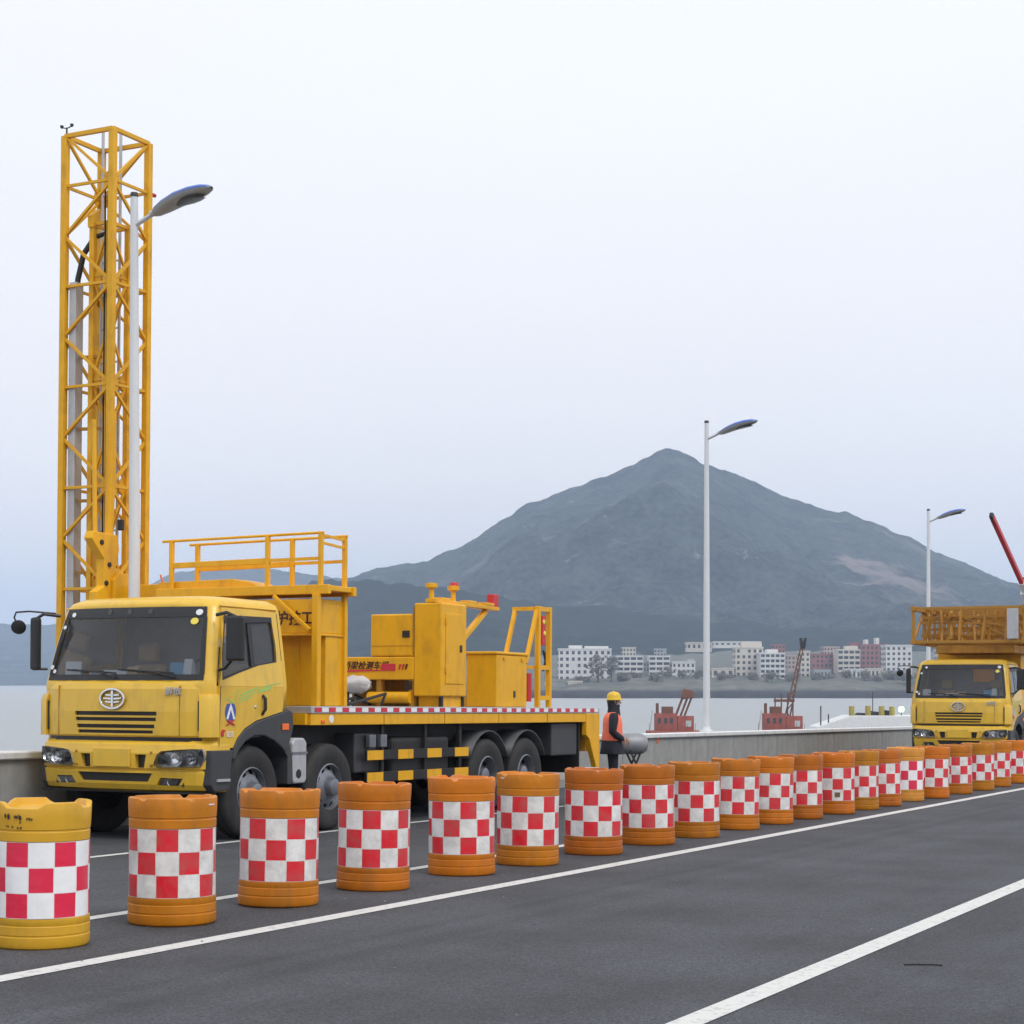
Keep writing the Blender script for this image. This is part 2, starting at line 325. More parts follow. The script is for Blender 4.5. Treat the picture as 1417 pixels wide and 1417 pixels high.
stripe(3.37, .17); stripe(7.38, .17); stripe(8.88, .14); stripe(12.37, .11); stripe(-.4, .15)
# a black rubber scrap and a few pebbles of crumbs on the near lane
# parapet: cast panels with a projecting pale coping
par = thing('concrete_parapet', (0, 15.2, 0), 'long grey concrete parapet with pale coping along the edge of the bridge', 'parapet')
PL = 5.0
pp = MB().prism([(0, 0), (.0, .16), (.09, .30), (.09, .90), (.43, .90), (.43, 0)], 'X', .012, PL - .012).mesh('panel')
pc = MB().prism([(.045, .902), (.03, .92), (.03, .985), (.05, 1.0), (.46, 1.0), (.48, .985), (.48, .92), (.46, .902)], 'X', .006, PL - .006).mesh('coping')
pp.materials.append(M_CONC); pc.materials.append(M_COPE)
x = X0
while x < X1 - .1:
    for nm, me in (('panel', pp), ('coping', pc)):
        o = link(nm, me, None, par); o.location.x = x
    x += PL
for i, (x, z, m) in enumerate(((36.9, .86, M_ORL), (27.5, .62, M_RED))):
    mb = MB().box(-.05, .05, -.012, .0, -.07, .07) if i == 0 else MB().tube([(0, 0, 0), (0, -.09, .01)], .05, 10)
    o = part('reflector', mb, m, par, .006); o.location = (x, .088, z)

# sea
m, n, l, p = node_mat('sea_water'); 
p.inputs['Base Color'].default_value = (.36, .38, .39, 1); p.inputs['Roughness'].default_value = .38; p.inputs['IOR'].default_value = 1.33
t = n.new('ShaderNodeTexCoord'); a = n.new('ShaderNodeTexNoise'); a.inputs['Scale'].default_value = .35; a.inputs['Detail'].default_value = 6; a.inputs['Roughness'].default_value = .65
l.new(t.outputs['Object'], a.inputs['Vector']); bb = n.new('ShaderNodeBump'); bb.inputs['Strength'].default_value = .9; bb.inputs['Distance'].default_value = 1.6
l.new(a.outputs[0], bb.inputs['Height']); l.new(bb.outputs[0], p.inputs['Normal'])
o = part('sea', MB().poly([(-1400, -2400, SEA_Z), (8400, -2400, SEA_Z), (8400, 7400, SEA_Z), (-1400, 7400, SEA_Z)], [(0, 1, 2, 3)]), m); tag(o, kind='structure')

# hills: two ridges read from the skyline, each with its own distance
def curve(pts, u):
    if u <= pts[0][0]: return pts[0][1]
    for (a, b), (c, d) in zip(pts, pts[1:]):
        if u <= c:
            t = (u - a) / (c - a); return b + (d - b) * t
    return pts[-1][1]
m, n, l, p = node_mat('hillside_scrub'); M_HILL = m
t = n.new('ShaderNodeTexCoord')
a = n.new('ShaderNodeTexNoise'); a.inputs['Scale'].default_value = .006; a.inputs['Detail'].default_value = 10; a.inputs['Roughness'].default_value = .68; l.new(t.outputs['Object'], a.inputs['Vector'])
b = n.new('ShaderNodeTexNoise'); b.inputs['Scale'].default_value = .11; b.inputs['Detail'].default_value = 7; b.inputs['Roughness'].default_value = .75; l.new(t.outputs['Object'], b.inputs['Vector'])
c1 = n.new('ShaderNodeMix'); c1.data_type = 'RGBA'; c1.inputs[6].default_value = (.002, .006, .008, 1); c1.inputs[7].default_value = (.085, .105, .085, 1); e_ = n.new('ShaderNodeTexNoise'); e_.inputs['Scale'].default_value = .018; e_.inputs['Detail'].default_value = 8; e_.inputs['Roughness'].default_value = .7; l.new(t.outputs['Object'], e_.inputs['Vector'])
ad = n.new('ShaderNodeMath'); ad.operation = 'ADD'; l.new(b.outputs[0], ad.inputs[0]); l.new(e_.outputs[0], ad.inputs[1])
rg = n.new('ShaderNodeMapRange'); rg.inputs[1].default_value = .82; rg.inputs[2].default_value = 1.22; l.new(ad.outputs[0], rg.inputs[0]); l.new(rg.outputs[0], c1.inputs[0])
r = n.new('ShaderNodeMapRange'); r.inputs[1].default_value = .60; r.inputs[2].default_value = .72; l.new(a.outputs[0], r.inputs[0])
c2 = n.new('ShaderNodeMix'); c2.data_type = 'RGBA'; c2.inputs[7].default_value = (.20, .18, .16, 1); l.new(c1.outputs[2], c2.inputs[6]); l.new(r.outputs[0], c2.inputs[0])
v = n.new('ShaderNodeTexVoronoi'); v.inputs['Scale'].default_value = .014; v.inputs['Randomness'].default_value = 1; va = n.new('ShaderNodeVectorMath'); va.operation = 'MULTIPLY_ADD'; va.inputs[1].default_value = (90, 90, 90); l.new(b.outputs['Color'], va.inputs[0]); l.new(t.outputs['Object'], va.inputs[2]); l.new(va.outputs[0], v.inputs['Vector'])
r3 = n.new('ShaderNodeMapRange'); r3.inputs[1].default_value = .12; r3.inputs[2].default_value = .07; l.new(v.outputs['Distance'], r3.inputs[0])
g = n.new('ShaderNodeMath'); g.operation = 'MULTIPLY'; l.new(r3.outputs[0], g.inputs[0]); g.inputs[1].default_value = .5
c3 = n.new('ShaderNodeMix'); c3.data_type = 'RGBA'; c3.inputs[7].default_value = (.42, .42, .40, 1); l.new(c2.outputs[2], c3.inputs[6]); l.new(g.outputs[0], c3.inputs[0])
sc = c3.outputs[2]
for (u_, v_, D_, rad) in ((1243, 788, 2540, 85), (1180, 772, 2600, 34), (1205, 812, 2400, 40), (940, 795, 2350, 30)):
    q = far(u_, v_, D_); ds = n.new('ShaderNodeVectorMath'); ds.operation = 'DISTANCE'; ds.inputs[1].default_value = q; l.new(t.outputs['Object'], ds.inputs[0])
    wv = n.new('ShaderNodeMath'); wv.operation = 'MULTIPLY_ADD'; l.new(e_.outputs[0], wv.inputs[0]); wv.inputs[1].default_value = -rad * 2.6; l.new(ds.outputs['Value'], wv.inputs[2])
    mr = n.new('ShaderNodeMapRange'); mr.inputs[1].default_value = -rad * .1; mr.inputs[2].default_value = -rad * .75; mr.inputs[4].default_value = .62; l.new(wv.outputs[0], mr.inputs[0])
    cx_ = n.new('ShaderNodeMix'); cx_.data_type = 'RGBA'; cx_.inputs[7].default_value = (.34, .27, .25, 1); l.new(mr.outputs[0], cx_.inputs[0]); l.new(sc, cx_.inputs[6]); sc = cx_.outputs[2]
l.new(sc, p.inputs['Base Color']); p.inputs['Roughness'].default_value = .95; p.inputs['Specular IOR Level'].default_value = .1
bb = n.new('ShaderNodeBump'); bb.inputs['Strength'].default_value = 1; bb.inputs['Distance'].default_value = 6; l.new(b.outputs[0], bb.inputs['Height']); l.new(bb.outputs[0], p.inputs['Normal'])

def ridge(name, sil, D0, D1, D2, u0, u1, nu, nd, rough, base=0.):
    """terrain rising from D0 to the skyline at D1 and falling to D2; rows are along the view depth, columns across"""
    mb = MB(); pts = []; fc = []
    for i in range(nu + 1):
        u = u0 + (u1 - u0) * i / nu
        Dr = D1 * (1 + .10 * noise.noise(Vector((u * .004, 3.1, D1))))
        H = -(curve(sil, u) - HORIZON) / F_PX * Dr + CAM.z - SEA_Z
        H += 3.0 * noise.fractal(Vector((u * .03, 7.7, 1)), 1, 2, 4) * (D1 / 3000)
        for j in range(nd + 1):
            tt = j / nd
            D = D0 + (Dr - D0) * (tt / .72) if tt < .72 else Dr + (D2 - Dr) * ((tt - .72) / .28)
            q = CAM + FWD * D + RGT * ((u - CX) / F_PX * D)
            s = min(1, tt / .72)
            h = (s ** 1.15) * (1 - .06 * math.sin(s * PI)) if tt < .72 else 1 - ((tt - .72) / .28) ** 1.2
            gul = noise.fractal(Vector((q.x * .0035, q.y * .0035, 5)), 1, 2.1, 6) * rough * math.sin(min(1, s) * PI) * min(1, max(.15, H / 380)) if tt < .72 else 0
            fine = noise.fractal(Vector((q.x * .03, q.y * .03, 2)), 1, 2, 3) * 4.5 * min(1, s * 3)
            pts.append((q.x, q.y, SEA_Z + base - 2 + max(0, (H - base) * h + gul + (fine if tt <= .75 else 0)) if H > base else SEA_Z + base - 2))
    for i in range(nu):
        for j in range(nd):
            a0 = i * (nd + 1) + j; fc.append((a0, a0 + nd + 1, a0 + nd + 2, a0 + 1))
    o = part(name, mb.poly(pts, fc), M_HILL, smooth=180); tag(o, kind='structure'); return o
ridge('mountain', [(300, 868), (430, 815), (480, 796), (520, 787), (560, 780), (590, 774), (640, 752), (690, 722), (720, 698), (780, 676), (845, 652), (880, 634), (905, 622), (925, 617), (940, 620), (955, 628), (975, 637), (1010, 650),
       (1060, 672), (1100, 688), (1140, 702), (1170, 708), (1200, 717), (1250, 738), (1300, 762), (1350, 783), (1400, 803), (1460, 830), (1560, 862), (1700, 900), (1800, 930)], 1500, 2900, 4300, 300, 1800, 420, 130, 75)
M_WOOD = mat('pine_wood', (.012, .022, .020), .95, var=.45, scale=.12, spec=.1, bump=1., bscale=.12)
ridge('foothill', [(380, 880), (430, 800), (460, 796), (480, 800), (540, 803), (620, 810), (700, 824), (760, 834), (850, 838), (950, 852), (1050, 862), (1150, 868), (1260, 872), (1420, 880), (1600, 900), (1700, 930)], 1180, 1750, 2300, 380, 1700, 300, 60, 22).data.materials[0] = M_WOOD
ridge('far_hill', [(-300, 872), (-120, 864), (0, 862), (60, 864), (130, 850), (190, 818), (225, 797), (260, 788), (300, 785), (330, 787), (375, 785), (400, 790), (430, 795), (470, 799), (520, 815), (620, 850), (700, 900)], 3300, 4600, 5800, -320, 720, 200, 50, 40)

# the near shore under the hills: rock edge, bare slope
m, n, l, p = node_mat('shore_rock_and_soil')
t = n.new('ShaderNodeTexCoord'); a = n.new('ShaderNodeTexNoise'); a.inputs['Scale'].default_value = .09; a.inputs['Detail'].default_value = 9; a.inputs['Roughness'].default_value = .75; l.new(t.outputs['Object'], a.inputs['Vector'])
rp = n.new('ShaderNodeValToRGB'); l.new(a.outputs[0], rp.inputs[0]); e = rp.color_ramp.elements
e[0].position = .3; e[0].color = (.035, .042, .032, 1); e[1].position = .72; e[1].color = (.17, .17, .145, 1)
# dark tide-washed rock low down on the shore
gg = n.new('ShaderNodeNewGeometry'); s3 = n.new('ShaderNodeSeparateXYZ'); l.new(gg.outputs['Position'], s3.inputs[0])
rr = n.new('ShaderNodeMapRange'); rr.inputs[1].default_value = SEA_Z + 3.4; rr.inputs[2].default_value = SEA_Z + 4.6; l.new(s3.outputs['Z'], rr.inputs[0])
c1 = n.new('ShaderNodeMix'); c1.data_type = 'RGBA'; c1.inputs[6].default_value = (.035, .036, .042, 1); l.new(rr.outputs[0], c1.inputs[0]); l.new(rp.outputs[0], c1.inputs[7])
l.new(c1.outputs[2], p.inputs['Base Color']); p.inputs['Roughness'].default_value = .95
mb = MB(); pts = []; fc = []; nu, nd = 260, 26
SHORE = lambda u: 935 + 30 * noise.noise(Vector((u * .006, 1.3, 0))) + 10 * noise.noise(Vector((u * .04, 5.3, 0))) + (700 if u < 560 else 0) * min(1, (560 - u) / 240) ** .7 if u < 560 else 935 + 30 * noise.noise(Vector((u * .006, 1.3, 0))) + 10 * noise.noise(Vector((u * .04, 5.3, 0)))
PROF = [(0, -1.5), (2, 1.5), (6, 4.0), (12, 5.2), (30, 7.5), (60, 10.5), (110, 13.5), (190, 16), (330, 22), (600, 34)]
def shore_h(d): return curve(PROF, d)
for i in range(nu + 1):
    u = 330 + (1760 - 330) * i / nu; Ds = SHORE(u)
    for j in range(nd + 1):
        d = 600 * (j / nd) ** 2.2; D = Ds + d; q = CAM + FWD * D + RGT * ((u - CX) / F_PX * D)
        h = shore_h(d) + noise.fractal(Vector((q.x * .05, q.y * .05, 9)), 1, 2, 4) * min(1.2, .15 + d * .02)
        pts.append((q.x, q.y, SEA_Z + h))
for i in range(nu):
    for j in range(nd):
        a0 = i * (nd + 1) + j; fc.append((a0, a0 + nd + 1, a0 + nd + 2, a0 + 1))
o = part('shore', mb.poly(pts, fc), m, smooth=180); tag(o, kind='structure')
# ================================================================== TRUCKS
def lin(tab, z, k):
    for a, b in zip(tab, tab[1:]):
        if z <= b[0]:
            t = max(0, (z - a[0]) / (b[0] - a[0])); return a[k] + (b[k] - a[k]) * t
    return tab[-1][k]
CABT = [  # z, front x, back x, near y, far y, corner radius
    (1.08, -.02, 1.60, .02, 2.48, .13), (1.80, -.07, 1.60, .0, 2.5, .14), (1.87, -.055, 1.60, .005, 2.495, .14), (2.30, .06, 1.60, .06, 2.44, .14),
    (2.71, .185, 1.59, .12, 2.38, .15), (2.79, .24, 1.57, .15, 2.35, .18), (2.845, .36, 1.50, .24, 2.26, .2), (2.87, .62, 1.35, .48, 2.02, .2)]
BOW = .16
def bow(y): return BOW * ((y - 1.25) / 1.25) ** 2
def cab_ring(row, ins=0.):
    z, xf, xb, y0, y1, r = row; xf += ins; xb -= ins; y0 += ins; y1 -= ins
    P = [(xb, y0), (1.47 if xb > 1.47 else xb - .04, y0)]
    for i in range(5):
        t = R(90) * i / 4; P.append((xf + r - r * math.sin(t), y0 + r - r * math.cos(t)))
    for i in range(1, 6): P.append((xf, y0 + r + (y1 - y0 - 2 * r) * i / 6))
    for i in range(5):
        t = R(90) * i / 4; P.append((xf + r - r * math.cos(t), y1 - r + r * math.sin(t)))
    P += [(1.47 if xb > 1.47 else xb - .04, y1), (xb, y1), (xb, y0 + (y1 - y0) * .74), (xb, 1.25), (xb, y0 + (y1 - y0) * .26)]
    res = []
    for x, y in P:
        k = max(0, 1 - (x - xf) / .5) if x < xf + .5 else 0
        res.append((x + bow(y) * k, y, z))
    return res
def cab_loft(ins):
    mb = MB(); rings = [cab_ring(r, ins) for r in CABT]
    rings[0] = [(x, y, 1.08 if x < .5 else 1.5) for x, y, z in rings[0]]
    nr = len(rings[0]); b = 0
    for r in rings: mb.v += r
    for i in range(len(rings) - 1):
        za, zb = CABT[i][0], CABT[i + 1][0]
        for j in range(nr):
            if za >= 1.79 and zb <= 2.72 and j in (1, 16): continue                 # door openings
            if za >= 1.86 and zb <= 2.72 and 6 <= j <= 11: continue                # windscreen
            if za >= 2.29 and zb <= 2.72 and j == 20: continue               # rear window
            mb.f.append((i * nr + j, i * nr + (j + 1) % nr, (i + 1) * nr + (j + 1) % nr, (i + 1) * nr + j))
    k = (len(rings) - 1) * nr; mb.f.append(tuple(k + j for j in range(nr)))
    return mb
def wsx(y, z): return lin(CABT, z, 1) + bow(y)
def front_strip(ya, yb, za, zb, off, ny=10, nz=3):
    """a patch lying on the raked windscreen"""
    pts = []; fc = []
    for j in range(nz + 1):
        z = za + (zb - za) * j / nz
        for i in range(ny + 1):
            f = i / ny; y = ya(z) + (yb(z) - ya(z)) * f; pts.append((wsx(y, z) + off, y, z))
    for j in range(nz):
        for i in range(ny): fc.append((j * (ny + 1) + i, j * (ny + 1) + i + 1, (j + 1) * (ny + 1) + i + 1, (j + 1) * (ny + 1) + i))
    return pts, fc
def side_y(z, s): return (lin(CABT, z, 3) if s < 0 else lin(CABT, z, 4))

def tyre_and_rim(x, y_out, sgn, parent, front):
    """sgn -1: outer face towards -y"""
    yc = y_out - sgn * 0.0
    T = lambda prof: [(r, y_out - sgn * d) for r, d in prof]
    ty = MB().lathe(T([(.29, .03), (.34, .012), (.44, .0), (.50, .012), (.535, .035), (.55, .06), (.55, .10), (.538, .105), (.538, .12), (.55, .125), (.55, .17), (.538, .175), (.538, .19), (.55, .195), (.55, .24), (.535, .265), (.50, .288), (.44, .30), (.29, .27), (.27, .15), (.29, .03)]), 40, 'Y', (x, 0, .55))
    ty = part('tyre', ty, M_RUB, parent, smooth=35)
    if front:
        pr = [(.30, .025), (.285, .015), (.275, .05), (.262, .085), (.215, .055), (.17, .03), (.15, .02), (.12, .02), (.115, -.03), (.105, -.06), (.07, -.075), (.0, -.075)]
    else:
        pr = [(.30, .025), (.285, .015), (.275, .05), (.265, .16), (.23, .19), (.17, .20), (.15, .185), (.13, .12), (.12, .06), (.09, .045), (.0, .045)]
    k = 3
    rim = MB().lathe(T(pr), 40, 'Y', (x, 0, .55), skip=lambda i, j: i == k and j % 4 in (0, 1))
    part('rim', rim, M_STEEL, ty, smooth=30)
    part('brake_drum', MB().lathe(T([(.0, .12 if front else .24), (.26, .12 if front else .24)]), 20, 'Y', (x, 0, .55)), M_CHASSIS, ty)
    if not front:
        t2 = MB().lathe(T([(.29, .36), (.44, .33), (.50, .342), (.55, .39), (.55, .57), (.50, .618), (.44, .63), (.29, .6), (.27, .48), (.29, .36)]), 32, 'Y', (x, 0, .55))
        part('tyre', t2, M_RUB, parent, smooth=35)

def ellipse_ring(cy, cz, a, b, w, n=40):
    o = [(cy + a * math.cos(2 * PI * i / n), cz + b * math.sin(2 * PI * i / n)) for i in range(n)]
    q = [(cy + (a - w) * math.cos(2 * PI * i / n), cz + (b - w) * math.sin(2 * PI * i / n)) for i in range(n)]
    return o, q
def ring_prism(o, q, xa, xb):
    n = len(o); v = [(xa, y, z) for y, z in o] + [(xa, y, z) for y, z in q] + [(xb, y, z) for y, z in o] + [(xb, y, z) for y, z in q]; f = []
    for i in range(n):
        j = (i + 1) % n
        f += [(i, j, n + j, n + i), (2 * n + i, 2 * n + j, j, i), (n + i, n + j, 3 * n + j, 3 * n + i), (2 * n + i, 3 * n + i, 3 * n + j, 2 * n + j)]
    return MB().poly(v, f)

def headlight(bump_, ys, zs, sgn):
    """ys: outline in y,z on the bumper front"""
    pts = ys
    hx = lambda y: -.12 - .034 + bow(y) * 1.15 + (.35 * max(0, abs(y - 1.25) - 1.10) ** 1.3)
    n = len(pts)
    v = [(hx(y) + .075, y, z) for y, z in pts] + [(hx(y) - .004, y, z) for y, z in pts]
    hb = MB().poly(v, [tuple(range(n))] + [(i, n + i, n + (i + 1) % n, (i + 1) % n) for i in range(n)])
    lamp = part('headlight', hb, M_HLH, bump_)
    cy = sum(p[0] for p in pts) / n; cz = sum(p[1] for p in pts) / n
    for k, (dy, r, dz) in enumerate(((.17 * sgn, .07, .005), (-.01 * sgn, .085, .0), (-.19 * sgn, .065, -.005))):
        y = cy + dy; x = hx(y)
        part('reflector_bowl', MB().lathe([(r, -.002), (r * .96, .004), (r * .5, .034), (.0, .036)], 18, 'X', (x, y, cz + dz)), M_DARK if k == 2 else M_CHROME, lamp, smooth=True)
        part('bulb', MB().lathe([(.0, .006), (.018, .012), (.02, .034)], 10, 'X', (x, y, cz + dz)), M_WREF if k != 2 else M_BLACK, lamp, smooth=True)
    part('lens', MB().poly([(hx(y) - .012, y, z) for y, z in pts], [tuple(range(n))]), M_LENS, lamp)
    return lamp

def build_cab(root, detail=True):
    body = part('cab_body', cab_loft(0), M_CAB, root, smooth=45)
    sd = body.modifiers.new('thick', 'SOLIDIFY'); sd.thickness = .02; sd.offset = -1
    part('lining', cab_loft(.035), M_INT, body, smooth=45)
    part('cab_floor', MB().box(.2, 1.56, .06, 2.44, 1.2, 1.24), M_INT, body)
    # front panel with sunken grille slots
    def fp_ring(z, xo):
        pts = []
        for i in range(17):
            y = .14 + 2.22 * i / 16; pts.append((xo - .12 + bow(y) * 1.1 + (.03 if i in (0, 16) else 0), y, z))
        return pts + [(.24, 2.36, z), (.24, .14, z)]
    fp = part('front_panel', MB().loft([fp_ring(1.205, .03), fp_ring(1.225, .008), fp_ring(1.5, .0), fp_ring(1.76, .012), fp_ring(1.825, .035), fp_ring(1.845, .06)]), M_CAB, body)
    slots = [(1.452, 1.500, .65, 1.85), (1.388, 1.430, .66, 1.84), (1.305, 1.350, .68, 1.82), (1.245, 1.283, .70, 1.80)]
    c = MB()
    for a, b, y0, y1 in slots: c.box(-.3, -.015, y0, y1, a, b)
    cut(fp, c); 
    for f in fp.data.polygons: f.use_smooth = False
    for a, b, y0, y1 in slots: part('grille_slot', MB().box(-.05, -.012, y0 + .002, y1 - .002, a + .002, b - .002), M_BLACK, fp)
    # emblem: oval ring with an upright and wings
    em = part('emblem', ring_prism(*ellipse_ring(1.25, 1.645, .185, .125, .024), -.146, -.10), M_CHROME, fp, .004)
    part('emblem_upright', MB().box(-.142, -.11, 1.236, 1.264, 1.55, 1.74), M_CHROME, em)
    for s in (-1, 1):
        for zz, w_ in ((1.685, .10), (1.645, .13), (1.605, .10)):
            part('emblem_wing', MB().prism([(1.25 + s * .02, zz - .011), (1.25 + s * w_, zz - .002), (1.25 + s * w_, zz + .014), (1.25 + s * .02, zz + .011)], 'X', -.138, -.11), M_CHROME, em)
    text_mesh('解放', .105, M_SILV, fp, Matrix.Translation((-.072, .54, 1.70)) @ Matrix.Rotation(.22, 4, 'Z') @ FACE_X, extrude=.006)
    for y in (.36, 2.14): part('panel_seam', MB().box(-.12 + bow(y) * 1.1 - .002, .03, y - .003, y + .003, 1.22, 1.80), M_OLDY, fp)
    # corner air deflectors beside the panel
    for s in (-1, 1):
        f = (lambda y: y) if s < 0 else (lambda y: 2.5 - y)
        pl = [(f(-.035), .20), (f(-.03), .12), (f(.02), .045), (f(.12), .018), (f(.13), .06), (f(.05), .10), (f(.02), .22)]
        mb = MB().loft([[(x, y, z) for y, x in pl] for z in (1.21, 1.25, 1.62)] + [[(x + .02, y + (.02 if s < 0 else -.02), 1.70) for y, x in pl]])
        part('corner_deflector', mb, M_CAB, body, smooth=50)
        part('deflector_gap', MB().box(.035, .08, min(f(.132), f(.15)), max(f(.132), f(.15)), 1.28, 1.62), M_BLACK, body)
    # gap under the panel
    part('panel_gap', MB().loft([fp_ring(1.12, .045), fp_ring(1.206, .045)]), M_BLACK, body)
    # bumper
    def b_ring(z, xo, ins=0):
        r = .17; xo -= .12; y0, y1 = -.01 + ins, 2.51 - ins; P = [(.44, y0)]
        for i in range(6):
            t = R(90) * i / 5; P.append((xo + r - r * math.sin(t), y0 + r - r * math.cos(t)))
        for i in range(1, 10): P.append((xo, y0 + r + (y1 - y0 - 2 * r) * i / 10))
        for i in range(6):
            t = R(90) * i / 5; P.append((xo + r - r * math.cos(t), y1 - r + r * math.sin(t)))
        P.append((.44, y1))
        return [(x + (bow(y) * 1.15 if x < .4 else 0), y, z) for x, y in P]
    bp = part('bumper', MB().loft([b_ring(.575, .12, .05), b_ring(.60, .05, .02), b_ring(.66, .02), b_ring(.79, .0), b_ring(.815, .0), b_ring(.825, .02), b_ring(.835, .02), b_ring(.845, -.01), b_ring(1.02, -.02), b_ring(1.12, .0), b_ring(1.165, .05, .01)]), M_CAB, root)
    c = MB()
    for s in (-1, 1):
        f = (lambda y: y) if s < 0 else (lambda y: 2.5 - y)
        c.prism([(f(.77), 1.005), (f(.92), 1.005), (f(.92), .85), (f(.80), .85)], 'X', -.4, .02)
        c.prism([(f(.32), .735), (f(.60), .74), (f(.66), .655), (f(.38), .65)], 'X', -.4, .06)
    HL = [(.07, 1.075), (.05, .97), (.09, .875), (.20, .868), (.34, .862), (.48, .858), (.60, .856), (.66, .89), (.62, 1.0), (.57, 1.045), (.46, 1.058), (.32, 1.068), (.18, 1.076)]
    for s in (-1, 1): c.prism([((y if s < 0 else 2.5 - y), z) for y, z in [(.36 + (y - .36) * .97, .966 + (z - .966) * .94) for y, z in HL]], 'X', -.4, .16)
    c.prism([(.70, .79), (1.80, .79), (1.73, .69), (.77, .69)], 'X', -.4, .03)
    cut(bp, c)
    for s in (-1, 1):
        f = (lambda y: y) if s < 0 else (lambda y: 2.5 - y)
        part('tow_slot', MB().box(-.055, .03, min(f(.76), f(.93)), max(f(.76), f(.93)), .84, 1.01), M_BLACK, bp)
        fo = part('fog_light', MB().box(.0, .07, min(f(.31), f(.67)), max(f(.31), f(.67)), .645, .745), M_BLACK, bp)
        part('fog_reflector', MB().lathe([(.0, .03), (.05, .012), (.055, .0)], 16, 'X', (-.015, f(.50), .695)), M_CHROME, fo, smooth=True)
        part('fog_lens', MB().prism([(f(.36), .725), (f(.59), .73), (f(.63), .665), (f(.40), .66)], 'X', -.035, -.03), M_LENS, fo)
        ol = [(f(.07), 1.075), (f(.05), .97), (f(.09), .875), (f(.20), .868), (f(.34), .862), (f(.48), .858), (f(.60), .856), (f(.66), .89), (f(.62), 1.0), (f(.57), 1.045), (f(.46), 1.058), (f(.32), 1.068), (f(.18), 1.076)]
        headlight(bp, ol, 0, s)
        for z in (1.03, .88): part('bolt', MB().lathe([(.0, -.012), (.014, -.01), (.016, .01)], 8, 'X', (-.14 + bow(.70) * 1.15, f(.70), z)), M_OLDY, bp)
    part('bumper_grille', MB().box(-.05, .04, .69, 1.81, .68, .80), M_BLACK, bp)
    part('number_plate', MB().box(-.152, -.13, .98, 1.52, .855, 1.075), M_CAB, bp, .01)
    part('bumper_lip', MB().box(.0, .3, .08, 2.42, .555, .577), M_BLACK, bp)
    # windscreen
    e0 = lambda z: lin(CABT, z, 3) + .10; e1 = lambda z: lin(CABT, z, 4) - .10
    p_, f_ = front_strip(e0, e1, 1.875, 2.705, .004, 12, 4); ws = part('windscreen', MB().poly(p_, f_), M_WS, body, smooth=True)
    for nm, ya, yb, za, zb in (('surround', e0, e1, 2.60, 2.722), ('surround', e0, e1, 1.862, 1.93), ('surround', lambda z: e0(z) - .01, lambda z: e0(z) + .05, 1.93, 2.60), ('surround', lambda z: e1(z) - .05, lambda z: e1(z) + .01, 1.93, 2.60)):
        p_, f_ = front_strip(ya, yb, za, zb, -.004, 10, 2); part(nm, MB().poly(p_, f_), M_BLACK, ws)
    for yy in (.95, 1.25, 1.55):
        p_, f_ = front_strip(lambda z: yy - .03, lambda z: yy + .03, 2.64, 2.70, -.008, 3, 2); part('sensor_patch', MB().poly(p_, f_), M_LENSD, ws)
    for (yy, zz, m_, r_) in ((.30, 2.655, M_WREF, .045), (.34, 2.55, M_YLENS, .05), (2.15, 2.65, M_WREF, .035), (2.27, 2.50, M_WREF, .03), (2.36, 2.02, M_WREF, .035), (2.30, 1.97, M_WREF, .03)):
        p_ = [(wsx(yy, zz) - .010, yy, zz)] + [(wsx(yy + r_ * math.cos(t), zz + .8 * r_ * math.sin(t)) - .010, yy + r_ * math.cos(t), zz + .8 * r_ * math.sin(t)) for t in [2 * PI * i / 14 for i in range(14)]]
        part('sticker', MB().poly(p_, [(0, i, i % 14 + 1) for i in range(1, 15)]), m_, ws)
    for y0, y1 in ((.45, 1.15), (1.25, 1.95)):
        wp = part('wiper', MB().tube([(wsx(y0, 1.9) - .03, y0, 1.895), (wsx(y0 + .3, 1.95) - .035, y0 + .3, 1.96), (wsx(y1, 1.99) - .03, y1, 1.985)], .012, 6), M_BLACK, ws)
        part('wiper_blade', MB().bar((wsx(y0 + .1, 1.95) - .02, y0 + .02, 1.945), (wsx(y1, 1.99) - .02, y1 + .1, 1.985), .014, .02), M_BLACK, wp)
    # inside
    part('dashboard', MB().prism([(.12, 1.45), (.10, 1.84), (.24, 1.88), (.52, 1.84), (.56, 1.45)], 'Y', .18, 2.32), M_DARK, body, .03)
    for y in (.62, 1.88):
        st = part('seat', MB().prism([(.86, 1.3), (.86, 1.5), (1.22, 1.46), (1.30, 2.08), (1.40, 2.08), (1.42, 1.3)], 'Y', y - .24, y + .24), M_TAN, body, .04)
        part('headrest', MB().box(1.28, 1.38, y - .14, y + .14, 2.12, 2.34), M_TAN, st, .03)
    sw = MB(); pts = []
    for i in range(25):
        t = 2 * PI * i / 24; pts.append((.70 + .10 * math.sin(t), .62 + .21 * math.cos(t), 1.96 + .17 * math.sin(t)))
    part('steering_wheel', sw.tube(pts, .014, 8, False), M_BLACK, body, smooth=True)
    for (x, y, a, b_, h, rz_, m_) in ((.36, 1.50, .20, .30, .05, .3, M_PAPER), (.40, 1.26, .16, .22, .07, -.2, M_TAN), (.38, .60, .14, .20, .09, .2, M_BLUEP), (.34, .42, .1, .13, .11, -.1, M_PAPER), (.36, 2.14, .12, .2, .10, .4, M_PAPER), (.36, 1.80, .1, .18, .04, .7, M_PAPER)):
        o = part('dashboard_clutter', MB().prism([(-a / 2, 0), (a / 2, 0), (a * .4, h * 1.7), (-a * .1, h * 2.1)], 'Y', -b_ / 2, b_ / 2), m_, body, .01); o.location = (x - .12, y, 1.885); o.rotation_euler = (0, 0, rz_)
